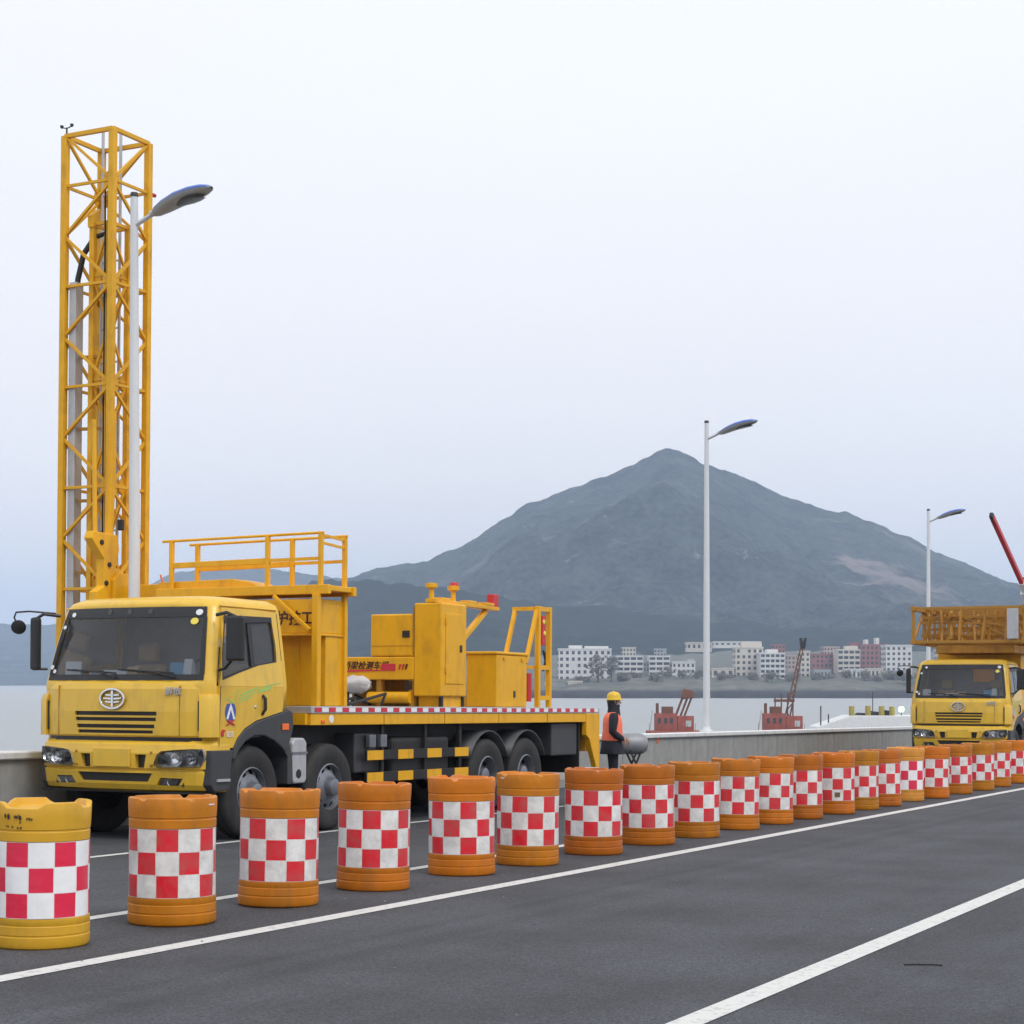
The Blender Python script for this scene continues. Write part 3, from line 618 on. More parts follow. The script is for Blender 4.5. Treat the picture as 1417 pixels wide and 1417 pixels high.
    # doors
    for s in (-1, 1):
        Y = lambda z: side_y(z, s) + s * .012
        dx0, dx1 = .22, 1.50
        low = [(dx0, 1.085), (.50, 1.085), (.58, 1.20), (.72, 1.31), (.95, 1.40), (1.2, 1.45), (dx1, 1.51), (dx1, 1.8), (1.2, 1.8), (.9, 1.8), (.6, 1.8), (dx0, 1.8)]
        out_ = [(dx0, 1.8), (.6, 1.8), (1.05, 1.8), (dx1, 1.8), (dx1, 2.2), (dx1, 2.70), (1.0, 2.715), (.40, 2.71), (dx0 + .10, 2.2)]
        hole = [(.265, 1.865), (.62, 1.96), (1.0, 2.05), (1.39, 2.10), (1.40, 2.3), (1.37, 2.625), (1.0, 2.625), (.42, 2.605), (.31, 2.2)]
        mb = MB().poly([(x, Y(z), z) for x, z in low], [tuple(range(len(low)))])
        nn = len(out_); mb.poly([(x, Y(z), z) for x, z in out_] + [(x, Y(z), z) for x, z in hole], [(i, (i + 1) % nn, nn + (i + 1) % nn, nn + i) for i in range(nn)])
        d = part('door', mb, M_CAB, root); sd = d.modifiers.new('thick', 'SOLIDIFY'); sd.thickness = .03; sd.offset = 0
        part('side_window', MB().poly([(x, Y(z) - s * .006, z) for x, z in hole], [tuple(range(nn))]), M_SG, d)
        hf = [(x + (.0), z) for x, z in hole]
        cxm = sum(x for x, z in hole) / nn; czm = sum(z for x, z in hole) / nn
        ih = [(x + (cxm - x) * .035, z + (czm - z) * .07) for x, z in hole]
        part('window_seal', MB().poly([(x, Y(z) + s * .017, z) for x, z in hole] + [(x, Y(z) + s * .017, z) for x, z in ih], [(i, (i + 1) % nn, nn + (i + 1) % nn, nn + i) for i in range(nn)]), M_BLACK, d)
        part('window_divider', MB().poly([(x, Y(z) + s * .016, z) for x, z in ((.86, 2.02), (.94, 2.04), (.94, 2.62), (.86, 2.62))], [(0, 1, 2, 3)]), M_BLACK, d)
        part('rain_guard', MB().poly([(x, Y(z) + s * .03, z) for x, z in ((.40, 2.53), (1.36, 2.58), (1.36, 2.64), (.40, 2.625))], [(0, 1, 2, 3)]), M_BLACK, d)
        part('seam', MB().poly([(x, Y(z) + s * .0165, z) for x, z in ((dx0 + .002, 1.09), (dx0 + .014, 1.09), (dx0 + .014, 1.80), (dx0 + .002, 1.80))], [(0, 1, 2, 3)]), M_BLACK, d)
        part('seam', MB().poly([(x, Y(z) + s * .0165, z) for x, z in ((dx1 - .012, 1.52), (dx1, 1.52), (dx1, 2.15), (dx1, 2.69), (dx1 - .012, 2.69), (dx1 - .012, 2.15))], [(0, 1, 2, 5), (5, 2, 3, 4)]), M_BLACK, d)
        part('roof_drip_edge', MB().tube([(.38, Y(2.73) + s * .005, 2.735), (1.52, Y(2.73) + s * .005, 2.735)], .012, 6), M_CAB, d)
        hd = part('door_handle', MB().tube([(1.06, Y(1.7) + s * .015, 1.70), (1.075, Y(1.65) + s * .05, 1.66), (1.08, Y(1.55) + s * .05, 1.53), (1.06, Y(1.45) + s * .015, 1.47)], .019, 8), M_BLACK, d, smooth=True)
        part('lock', MB().lathe([(.0, Y(1.5) + s * .022), (.022, Y(1.5) + s * .02), (.024, Y(1.5))], 12, 'Y', (.92, 0, 1.56)), M_CHROME, d)
        if s < 0 and detail:
            y_ = Y(1.4) - .0165
            bd = part('badge', MB().lathe([(.0, y_ - .004), (.105, y_ - .004), (.108, y_)], 28, 'Y', (.43, 0, 1.50)), M_BLUE, d); bd.scale = (1, 1, 1.18); bd.location = (0, 0, -.27)
            for k in (-1, 1): part('badge_stroke', MB().prism([(.43, 1.60), (.43 + k * .03, 1.545), (.43 + k * .085, 1.42), (.43 + k * .05, 1.415), (.43 + k * .0, 1.53)], 'Y', y_ - .008, y_ - .005), M_PAPER, d)
            for k in (-1, 1): part('badge_ribbon', MB().prism([(.43 - k * .10, 1.345), (.43 - k * .06, 1.345), (.43 + k * .08, 1.405), (.43 + k * .04, 1.41)], 'Y', y_ - .009 + .001 * k, y_ - .004), M_RED, d)
            part('red_mark', MB().prism([(.26, 1.22), (.31, 1.22), (.30, 1.25), (.34, 1.29), (.28, 1.30), (.255, 1.275)], 'Y', y_ - .004, y_), M_RED, d)
            text_mesh('载货', .075, M_PAPER, d, Matrix.Translation((.35, y_ - .002, 1.215)) @ FACE_Y, extrude=.001)
            for k, (xa, za, xb, zb, wd) in enumerate(((.32, 1.66, .66, 1.78, .014), (.32, 1.66, .48, 1.60, .014), (.48, 1.60, .56, 1.765, .016), (.60, 1.70, .95, 1.79, .035), (.58, 1.655, .90, 1.735, .030), (.56, 1.61, .82, 1.68, .026), (.95, 1.745, 1.22, 1.792, .05), (1.05, 1.80, 1.42, 1.85, .02))):
                zc = max(za, zb); part('green_stripe', MB().poly([(xa, Y(za) - .0175, za - wd / 2), (xb, Y(zb) - .0175, zb - wd / 2), (xb + .03, Y(zb) - .0175, zb + wd / 2), (xa + .03, Y(za) - .0175, za + wd / 2)], [(0, 1, 2, 3)]), M_GRN, d)
        # mirror
        if s < 0:
            mr = part('mirror', MB().box(.13, .22, -.38, -.15, 2.08, 2.60), M_BLACK, root, .03)
            part('mirror_arm', MB().tube([(.26, .06, 2.62), (.2, -.12, 2.64), (.18, -.28, 2.58)], .022, 8), M_BLACK, mr); part('mirror_arm', MB().tube([(.22, .0, 1.98), (.2, -.1, 2.0), (.18, -.22, 2.10)], .018, 8), M_BLACK, mr)
            part('mirror_glass', MB().box(.221, .226, -.36, -.17, 2.11, 2.57), M_CHROME, mr)
        else:
            mr = part('mirror', MB().box(-.02, .08, 2.50, 2.62, 1.98, 2.62), M_BLACK, root, .035)
            part('mirror_arm', MB().tube([(.24, 2.36, 2.64), (.1, 2.5, 2.66), (.03, 2.56, 2.60)], .02, 8), M_BLACK, mr); part('mirror_arm', MB().tube([(.14, 2.47, 2.0), (.06, 2.54, 2.0), (.03, 2.56, 2.02)], .016, 8), M_BLACK, mr)
            part('mirror_arm', MB().tube([(.2, 2.4, 2.67), (-.02, 2.62, 2.69), (-.05, 2.80, 2.68), (-.05, 2.83, 2.62), (-.05, 2.80, 2.56)], .011, 8), M_BLACK, mr)
            rm = part('round_mirror', MB().lathe([(.0, -.02), (.06, -.015), (.09, 0), (.085, .02), (.0, .02)], 20, 'X', (0, 0, 0)), M_BLACK, mr, smooth=True); rm.location = (-.05, 2.76, 2.50); rm.rotation_euler = (R(0), R(-20), R(35))
    # grey mudguards and steps
    for s in (-1, 1):
        ya, yb = (-.03, .42) if s < 0 else (2.08, 2.53)
        arch = [(.50, 1.075), (.58, 1.19), (.72, 1.30), (.95, 1.39), (1.2, 1.44), (1.62, 1.53), (1.70, 1.50), (1.72, 1.32), (1.62, 1.08), (1.54, 1.02), (1.46, 1.08), (1.30, 1.16), (1.1, 1.22), (.9, 1.22), (.72, 1.15), (.60, 1.06), (.52, .95), (.47, .95)]
        g_ = part('mudguard', MB().prism(arch, 'Y', ya, yb), M_DARK, root, .015)
        part('marker_light', MB().box(1.46, 1.60, (-.045 if s < 0 else 2.5), (-.031 if s < 0 else 2.545), 1.28, 1.36), M_ORL, g_, .01)
        part('mud_flap', MB().prism([(1.56, 1.03), (1.66, 1.12), (1.74, .98), (1.76, .62), (1.64, .62), (1.64, .95)], 'Y', ya + .03, yb), M_DARK, g_, .01)
        stp = part('step', MB().prism([(.07, 1.06), (.49, 1.06), (.46, .94), (.42, .60), (.14, .58), (.07, .66)], 'Y', ya + .005, yb - .05), M_DARK, root, .012)
        part('step_tread', MB().box(.16, .40, ya - .02, ya + .05, .70, .73), M_GALV, stp)
    return body

def build_chassis(root, L, axles):
    for y in (.80, 1.62): part('frame_rail', MB().box(.4, L - .25, y, y + .08, .80, 1.08), M_CHASSIS, root)
    for ax, fr in axles:
        part('axle', MB().tube([(ax, .2, .55), (ax, 2.3, .55)], .08, 10), M_CHASSIS, root)
        tyre_and_rim(ax, .03, -1, root, fr); tyre_and_rim(ax, 2.47, 1, root, fr)
    part('engine', MB().box(.35, 1.5, .9, 1.6, .62, 1.18), M_CHASSIS, root, .03)
    part('underbody', MB().box(2.2, L - .6, .45, 2.05, 1.08, 1.33), M_CHASSIS, root)

# ---------------------------------------------------------------- inspection truck with raised mast
T1 = thing('bridge_inspection_truck', (16.70, 12.45, 0), 'yellow bridge inspection truck with tall lattice mast raised over the parapet', 'truck')
cab_parts_before = set(bpy.data.objects)
build_cab(T1)
cab_objs = [o for o in T1.children]
TXF = lambda x, y, z: (x, y, z)
build_chassis(T1, 10.8, [(.97, True), (2.66, True), (6.95, False), (8.22, False)])
# deck
deck = part('deck', MB().box(2.15, 10.82, 0, 2.5, 1.48, 1.57), M_GALV, T1, .008)
part('side_skirt', MB().box(2.16, 10.30, .012, .06, 1.335, 1.479), M_EQ, deck, .006)
part('side_skirt', MB().box(2.16, 10.30, 2.44, 2.488, 1.335, 1.479), M_EQ, deck, .006)
part('front_crossbeam', MB().box(2.10, 2.158, .06, 2.44, 1.34, 1.479), M_EQ, deck)
for x in (3.9, 5.55, 7.2, 8.85): part('skirt_joint', MB().box(x, x + .012, .006, .013, 1.34, 1.476), M_OLDY, deck)
tl = {k: MB().box(-.075, .075, -.006, 0, -.028, .028).mesh('reflector_tile') for k in 'rw'}
tl['r'].materials.append(M_CRIM); tl['w'].materials.append(M_WREF)
for i in range(54):
    x = 2.30 + i * .158
    o = link('reflector_tile', tl['rw'[i % 2]], None, deck); o.location = (x, -.001, 1.528)
part('rear_plate', MB().box(10.50, 10.80, .004, .011, 1.38, 1.46), M_GALV, deck)
part('side_light', MB().box(2.38, 2.46, -.004, .012, 1.36, 1.40), M_ORL, deck, .006)
part('round_plate', MB().lathe([(0, .004), (.05, .005), (.052, .012)], 16, 'Y', (2.62, 0, 1.41)), M_WREF, deck)
for s in (0, 1):
    ya, yb = (.0, .09) if s == 0 else (2.41, 2.5)
    tp = part('tail_panel', MB().prism([(10.31, 1.476), (10.83, 1.476), (10.83, .50), (10.75, .50), (10.43, 1.05), (10.31, 1.12)], 'Y', ya, yb), M_EQ, T1, .008)
part('rear_crossmember', MB().box(10.45, 10.62, .09, 2.41, .85, 1.47), M_OLDY, T1)
part('rear_flap', MB().box(10.20, 10.24, .09, 2.41, .50, 1.33), M_CHASSIS, T1, .01)
part('tail_box', MB().box(9.2, 10.15, .10, .75, .80, 1.32), M_DARK, T1, .02)
# rear mudguard hoops
for ax in (6.95, 8.22):
    pts = [(ax + .66 * math.cos(t), .06, .55 + .68 * math.sin(t)) for t in [R(25 + 13 * i) for i in range(11)]]
    mb = MB(); k = len(pts); mb.poly([(x, .03, z) for x, y, z in pts] + [(x, .62, z) for x, y, z in pts], [(i, i + 1, k + i + 1, k + i) for i in range(k - 1)])
    g = part('wheel_hoop', mb, M_DARK, T1, smooth=True); sd = g.modifiers.new('t', 'SOLIDIFY'); sd.thickness = .02
# tanks and side guard
tk = part('air_tank', MB().prism([(1.78, .66), (1.78, 1.12), (1.84, 1.18), (2.04, 1.18), (2.10, 1.12), (2.10, .66), (2.05, .62), (1.83, .62)], 'Y', .03, .40), M_GALV, T1, .02)
part('tank_opening', MB().lathe([(0, .024), (.055, .025), (.06, .034)], 16, 'Y', (1.92, 0, .74)), M_BLACK, tk)
part('tank_strap', MB().box(1.775, 2.105, .022, .03, .98, 1.01), M_STEEL, tk)
part('fuel_tank', MB().box(4.3, 5.9, .12, .70, .62, 1.16), M_CHASSIS, T1, .06)
part('battery_box', MB().box(3.4, 4.1, .15, .70, .70, 1.22), M_DARK, T1, .02)
for z0, z1 in ((.865, .995), (.575, .705)):
    gb = part('side_guard', MB().box(3.52, 6.28, .035, .07, z0, z1), M_CHASSIS, T1, .006)
    for k in range(4): part('guard_stripe', MB().box(3.53 + k * .79, 3.53 + k * .79 + .40, .029, .036, z0 + .002, z1 - .002), M_EQ, gb)
for x in (3.95, 5.1, 6.1): part('guard_post', MB().box(x, x + .06, .071, .12, .55, 1.33), M_CHASSIS, T1)
for x in (3.62, 3.9): part('valve', MB().box(x, x + .16, .05, .12, 1.03, 1.20), M_STEEL, T1, .01)
# cabinet behind the cab
cb = part('control_cabinet', MB().box(2.44, 3.04, .10, 1.7, 2.485, 2.93), M_EQ, T1, .02)
part('cabinet_base', MB().box(2.62, 3.04, .102, 1.68, 1.572, 2.483), M_EQ, cb, .012)
part('cabinet_ledge', MB().box(2.40, 3.06, .085, 1.72, 2.462, 2.49), M_EQ, cb, .006)
part('cabinet_seam', MB().box(2.605, 2.622, .50, .52, 1.6, 2.45), M_MAST, cb)
text_mesh('护技工', .19, M_TXT, cb, Matrix.Translation((2.437, .74, 2.62)) @ FACE_X, extrude=.003, bold=.004)
col_ = part('platform_column', MB().box(2.36, 2.45, .06, .15, 1.572, 2.985), M_EQ, T1, .008)
part('column_brace', MB().bar((2.35, .17, 2.53), (2.35, .72, 2.97), .045), M_EQ, col_, .006)
# walkway across the truck, leading to the mast
wk = part('walkway', MB().box(2.45, 3.05, -.03, 2.62, 3.03, 3.10), M_EQ, T1, .01)
for x in (2.45, 3.05): part('edge_beam', MB().box(x - .04, x + .04, -.06, 2.64, 2.985, 3.105), M_EQ, wk, .008)
for x, ends in ((2.47, 2.58), (3.03, 2.56)):
    for y in (2.43, .90, .09):
        part('rail_post', MB().bar((x, y, 3.10), (x, y, 3.75), .055), M_EQ, wk, .006)
    part('top_rail', MB().tube([(x, ends, 3.735), (x, .05, 3.765)], .018, 8), M_EQ, wk)
    part('mid_rail', MB().bar((x, 2.45, 3.41), (x, .90, 3.43), .03, .075), M_EQ, wk, .006); part('mid_rail', MB().bar((x, .90, 3.435), (x, .07, 3.44), .03, .04), M_EQ, wk)
for z in (3.74, 3.64): part('end_rail', MB().bar((2.47, .09, z), (3.03, .09, z - .03), .03), M_EQ, wk)
part('walkway_leg', MB().box(3.0, 3.07, .06, .12, 1.572, 3.03), M_EQ, wk, .006)
part('arm_casing', MB().prism([(2.7, 3.05), (2.7, 3.20), (1.5, 3.22), (1.2, 3.17), (1.0, 3.08), (1.0, 3.05)], 'X', 2.52, 2.98), M_EQ, wk, .015)
part('lever', MB().bar((2.5, 2.60, 3.2), (2.5, 2.64, 3.30), .018), M_ORL, wk)
# slewing arm out to the mast
tr = part('slewing_turret', MB().lathe([(0, 1.57), (.48, 1.57), (.48, 1.75), (.36, 1.8), (.34, 2.7), (.4, 2.8), (.4, 2.98), (0, 2.98)], 24, 'Z', (3.45, 1.6, 0)), M_EQ, T1, smooth=True)
sa = part('slewing_arm', MB().box(2.78, 3.10, 2.3, 3.72, 2.98, 3.20), M_EQ, T1, .012)
part('arm_web', MB().box(3.02, 3.5, 1.55, 2.4, 2.75, 2.98), M_EQ, sa, .01)
# gusset bracket that holds the mast
br = part('mast_bracket', MB().prism([(2.30, 3.78), (2.34, 3.88), (2.84, 3.86), (2.87, 3.66), (2.80, 3.42), (2.98, 3.35), (3.02, 2.9), (2.42, 2.9), (2.42, 3.08), (2.56, 3.16), (2.56, 3.52), (2.42, 3.66)], 'Y', 3.42, 3.56), M_EQ, T1, .012); br.location.x = -.26
part('bracket_cheek', MB().prism([(2.70, 2.9), (2.70, 3.25), (2.80, 3.35), (2.98, 3.34), (3.05, 3.2), (3.05, 2.9)], 'Y', 3.36, 3.42), M_EQ, br, .01)
for (x, z) in ((2.60, 3.20), (2.66, 3.45), (2.5, 3.74), (2.74, 3.02)): part('pin', MB().lathe([(0, 3.40), (.035, 3.405), (.035, 3.44)], 10, 'Y', (x, 0, z)), M_CHASSIS, br)
part('work_lamp', MB().box(2.93, 3.0, 3.44, 3.52, 3.94, 4.09), M_BLACK, br, .015)
part('hydraulic_cylinder', MB().tube([(2.48, 3.50, 3.86), (2.55, 3.52, 4.7), (2.60, 3.56, 5.55)], .06, 14), M_EQ, T1, smooth=True)
part('hydraulic_cylinder', MB().tube([(2.26, 3.55, 3.86), (2.30, 3.62, 5.4)], .032, 12), M_MAST, T1, smooth=True)

def lattice(chords, z0, z1, bays, cw, bw, root, m, nm, phase=0):
    """four corner posts with horizontals and K-braces; braces belong to the post they start from"""
    posts = []
    for (x, y) in chords: posts.append(part(nm, MB().box(x - cw / 2, x + cw / 2, y - cw / 2, y + cw / 2, z0, z1), m, root, .006))
    hgt = (z1 - z0) / bays; q = len(chords)
    for b in range(bays):
        za = z0 + b * hgt; zb = za + hgt; zm = (za + zb) / 2
        for k in range(q):
            A = chords[k]; B = chords[(k + 1) % q]
            if (k + phase) % 2 == 0: lo, hi = A, B
            else: lo, hi = B, A
            bar_part('brace', (*lo, zm), (*hi, zb), bw, bw, m, posts[k]); bar_part('brace', (*lo, zm), (*hi, za), bw, bw, m, posts[k])
            bar_part('crossbar', (*A, zm), (*B, zm), bw, bw, m, posts[k])
            if b in (0, bays - 1): bar_part('crossbar', (*A, zb if b else za), (*B, zb if b else za), bw * 1.5, bw * 1.5, m, posts[k])
            if True:
                # gusset plate at the node
                dx, dy = B[0] - A[0], B[1] - A[1]; sg = 1 if lo == A else -1; ln = math.hypot(dx, dy); ux, uy = dx / ln * sg, dy / ln * sg
                gp = MB().poly([(lo[0] + ux * cw * .3, lo[1] + uy * cw * .3, zm - .16), (lo[0] + ux * .15, lo[1] + uy * .15, zm - .07), (lo[0] + ux * .15, lo[1] + uy * .15, zm + .07), (lo[0] + ux * cw * .3, lo[1] + uy * cw * .3, zm + .16)], [(0, 1, 2, 3)])
                g = part('gusset', gp, m, posts[k]); sd = g.modifiers.new('t', 'SOLIDIFY'); sd.thickness = .012; sd.offset = 0
    return posts
MX0, MX1, MY0, MY1 = 2.80, 3.57, 3.76, 4.60
outer = lattice([(MX0, MY0), (MX0, MY1), (MX1, MY1), (MX1, MY0)], -1.75, 9.50, 8, .09, .037, T1, M_MAST, 'mast_post')
inner = lattice([(2.92, 3.90), (2.92, 4.19), (3.32, 4.19), (3.32, 3.90)], -1.9, 8.25, 7, .08, .03, T1, M_MAST, 'inner_mast_post', 1)
part('inner_mast_cap', MB().prism([(2.86, 8.20), (2.86, 8.36), (3.0, 8.48), (3.0, 8.20)], 'Y', 4.14, 4.24), M_MAST, inner[1])
# cable trough, hose, ladder
tg = part('cable_trough', MB().poly([(2.82, 4.52, -1.5), (2.82, 4.40, -1.5), (2.97, 4.40, -1.5), (2.97, 4.52, -1.5), (2.82, 4.52, 7.45), (2.82, 4.40, 7.45), (2.97, 4.40, 7.45), (2.97, 4.52, 7.45)], [(0, 1, 5, 4), (1, 2, 6, 5), (2, 3, 7, 6)]), M_GALV, T1)
sd = tg.modifiers.new('t', 'SOLIDIFY'); sd.thickness = .012
for z in (6.4, 5.4, 4.4, 3.4): bar_part('trough_bracket', (2.88, 4.38, z), (2.95, 4.05, z), .05, .04, M_OLDY, tg)
part('cable_hose', MB().tube([(2.90, 4.46, 7.2), (2.90, 4.44, 7.5), (2.92, 4.36, 7.85), (2.96, 4.2, 8.08), (3.0, 4.05, 8.12), (3.03, 3.98, 7.95), (3.03, 3.96, 7.5)], .04, 10), M_BLACK, T1, smooth=True)
ld = part('ladder_rail', MB().tube([(3.50, 4.52, -1.5), (3.50, 4.52, 9.75)], .022, 8), M_GALV, T1); l2 = part('ladder_rail', MB().tube([(3.50, 4.20, -1.5), (3.50, 4.20, 9.75)], .022, 8), M_GALV, T1)
z = 2.6
while z < 9.3:
    part('rung', MB().tube([(3.50, 4.52, z), (3.50, 4.20, z)], .014, 6), M_GALV, ld); z += .48
an = part('anemometer', MB().tube([(2.80, 4.58, 9.5), (2.80, 4.58, 9.62)], .012, 8), M_BLACK, T1)
part('anemometer_arm', MB().tube([(2.80, 4.49, 9.63), (2.80, 4.58, 9.61), (2.80, 4.67, 9.63)], .008, 6), M_BLACK, an)
for y in (4.49, 4.67): part('anemometer_cup', MB().lathe([(.0, -.03), (.022, -.015), (.026, .015)], 8, 'Z', (2.80, y, 9.645)), M_BLACK, an)
part('mast_lamp', MB().tube([(3.61, 3.76, 8.8), (3.72, 3.76, 8.8)], .03, 8), M_RED, outer[3])
# power unit across the deck: wide front, tall side box
pu = part('power_unit', MB().box(5.60, 6.34, .55, 1.80, 1.955, 2.285), M_EQ, T1, .015)
part('power_unit_frame', MB().box(5.95, 6.34, .55, 1.80, 1.572, 1.953), M_OLDY, pu)
for y in (1.70, 1.1, .56): part('frame_leg', MB().box(5.62, 5.72, y, y + .08, 1.572, 1.953), M_OLDY, pu)
ub = part('upper_box', MB().box(5.605, 6.30, .565, 1.28, 2.29, 2.90), M_EQ, T1, .025)
part('box_latch', MB().box(5.59, 5.606, .62, .74, 2.56, 2.66), M_BLACK, ub, .006)
part('box_seam', MB().box(5.600, 5.606, .57, 1.27, 2.44, 2.446), M_OLDY, ub)
tb = part('tall_box', MB().box(5.60, 6.35, .10, .548, 1.72, 3.05), M_EQ, T1, .02)
part('tall_box_gap', MB().box(5.598, 5.64, .545, .562, 2.35, 3.0), M_OLDY, tb)
part('tall_box_frame', MB().box(5.7, 6.3, .14, .52, 1.572, 1.722), M_EQ, tb)
for x in (5.64, 6.26): part('tall_box_foot', MB().box(x, x + .05, .11, .16, 1.572, 1.722), M_BLACK, tb)
text_mesh('桥梁检测车组', .128, M_TXT, pu, Matrix.Translation((5.597, 1.745, 2.115)) @ FACE_X, extrude=.003, shear=.3, bold=.002)
part('red_underline', MB().prism([(1.755, 2.065), (1.755, 2.098), (1.08, 2.10), (1.08, 2.185), (.85, 2.185), (.85, 2.085), (1.09, 2.085)], 'X', 5.592, 5.601), M_CRIM, pu)
for k in range(3): part('slanted_mark', MB().prism([(.80 - k * .055, 2.10), (.78 - k * .055, 2.10), (.75 - k * .055, 2.18), (.785 - k * .055, 2.18)], 'X', 5.592, 5.601), M_RED if k < 2 else M_TXT, pu)
part('exhaust_box', MB().box(5.62, 5.8, .57, .70, 1.80, 1.95), M_BLACK, pu, .01)
part('long_cylinder', MB().tube([(5.66, 1.32, 1.70), (5.62, .60, 1.70)], .085, 18), M_EQ, pu, smooth=True)
part('hose_cluster', MB().tube([(5.70, 1.65, 1.60), (5.66, 1.55, 1.72), (5.66, 1.45, 1.66), (5.64, 1.30, 1.62)], .04, 8), M_CHASSIS, pu)
part('access_door', MB().box(5.72, 6.23, .088, .099, 1.9, 2.9), M_EQ, tb, .006)
part('door_catch', MB().box(6.12, 6.18, .074, .087, 2.36, 2.46), M_BLACK, tb, .004)
for z in (2.05, 2.75): part('door_hinge', MB().box(5.70, 5.74, .078, .098, z, z + .08), M_MAST, tb)
for k, (y0, z0) in enumerate(((1.55, 1.62), (1.4, 1.60), (.9, 1.60))):
    part('hydraulic_hose', MB().tube([(5.5 - .1 * k, y0, 1.60), (5.0, y0 - .25, 1.63 + .06 * k), (4.3, y0 - .1, 1.60), (3.6, y0 - .3, 1.64), (3.1, y0 - .2, 1.70)], .022, 8), M_BLACK, pu, smooth=True)
for k in range(5): part('cabinet_rivet', MB().lathe([(0, .092), (.012, .094), (.014, .1)], 8, 'Y', (2.72 + k * .07, 0, 2.88)), M_MAST, cb)
for k, dy in enumerate((0, .05, .10)): part('mast_cable', MB().tube([(2.87, 3.84 + dy, -1.5), (2.86 + .01 * k, 3.84 + dy, 3.0), (2.88, 3.84 + dy + .01, 6.0), (2.87, 3.84 + dy, 8.9)], .012, 6), M_BLACK, T1)
# boom on top of the tall box
bm_ = part('stowed_boom', MB().bar((5.62, .30, 3.085), (7.62, .30, 3.06), .16, .055), M_EQ, T1, .008)
for x in (5.66, 6.30):
    pst = part('boom_post', MB().lathe([(.04, 3.10), (.035, 3.25), (.085, 3.27), (.085, 3.33), (.0, 3.34)], 12, 'Z', (x, .30, 0)), M_EQ, bm_, smooth=30)
    if x > 6: part('post_cap', MB().lathe([(.07, 3.335), (.06, 3.38), (0, 3.39)], 12, 'Z', (x + .03, .30, 0)), M_RED, pst)
for x in (5.95, 6.75, 7.3): part('boom_clamp', MB().box(x - .12, x + .14, .22, .38, 3.09, 3.14), M_EQ, bm_, .01)
part('boom_tip', MB().box(7.45, 7.62, .24, .36, 3.09, 3.28), M_RED, bm_, .012)
part('boom_strut', MB().bar((6.36, .30, 2.42), (7.32, .30, 3.03), .075), M_EQ, bm_, .01)
# rear box
rb = part('rear_box', MB().box(7.30, 8.31, .10, .62, 1.572, 2.36), M_EQ, T1, .015)
part('rear_box_lid', MB().box(7.28, 8.33, .085, .64, 2.362, 2.41), M_EQ, rb, .018)
part('rear_box_base', MB().box(7.32, 7.9, .63, 1.0, 1.572, 1.72), M_EQ, rb)
part('rear_box_lock', MB().box(7.85, 7.90, .085, .099, 1.72, 1.82), M_DARK, rb)
for x in (7.5, 8.1): part('lid_hinge', MB().box(x, x + .06, .078, .088, 2.28, 2.33), M_MAST, rb)
# ladder frame at the tail
lf = part('ladder_frame', MB().bar((8.70, .11, 1.572), (8.70, .11, 3.16), .075), M_EQ, T1, .006)
part('ladder_post', MB().bar((9.10, .11, 1.572), (9.10, .11, 3.16), .075), M_EQ, lf, .006)
for z in (3.12, 2.20, 1.72): part('ladder_bar', MB().bar((8.73, .11, z), (9.07, .11, z), .06, .07), M_EQ, lf)
for y in (.12, .50): part('ladder_stay', MB().bar((8.68, y, 3.10), (8.30, y, 2.25), .06), M_EQ, lf, .006)
part('ladder_tie', MB().bar((8.68, .16, 3.12), (8.68, .54, 3.12), .06), M_EQ, lf); part('ladder_tie', MB().bar((8.70, .15, 2.20), (8.40, .5, 2.20), .05), M_EQ, lf)
ls = part('signal_lamp', MB().box(8.84, 8.96, .10, .16, 2.55, 3.02), M_RED, T1, .012)
for x, z in ((8.89, 2.92), (8.92, 2.74)): part('lamp_lens', MB().lathe([(0, .085), (.035, .09), (.04, .101)], 10, 'Y', (x, 0, z)), M_YLENS, ls)
ar = part('arrow_plate', MB().prism([(9.02, 2.14), (9.20, 2.22), (9.34, 2.30), (9.20, 2.39), (9.02, 2.48), (9.10, 2.31)], 'Y', .17, .19), M_BLACK, T1)
part('red_bottle', MB().tube([(8.42, .14, 1.66), (8.42, .14, 2.10)], .06, 12), M_RED, T1, smooth=True)
part('white_hose', MB().tube([(9.16, .2, 1.95), (9.26, .2, 1.92), (9.33, .2, 1.80), (9.33, .2, 1.68), (9.37, .22, 1.59)], .022, 8), M_WHITE, T1, smooth=True)
# white sack stuffed under the power unit
sk = MB(); rings = []
for i, (x, r) in enumerate(((.0, .02), (.05, .12), (.2, .16), (.36, .15), (.46, .10), (.5, .02))):
    rings.append([(0 + .7 * r * math.cos(t) + .02 * math.sin(3 * t + i), -x, .13 + (r * math.sin(t)) * .8 + .02 * math.sin(5 * t + i * 2)) for t in [2 * PI * j / 16 for j in range(16)]])
o = part('white_sack', sk.loft(rings), M_SACK, None, smooth=60); o.location = (16.70 + 5.60, 12.45 + 1.76, 1.76); tag(o, 'crumpled white sack lying over the cylinder on the truck deck', 'sack'); ON_BRIDGE.append(o)

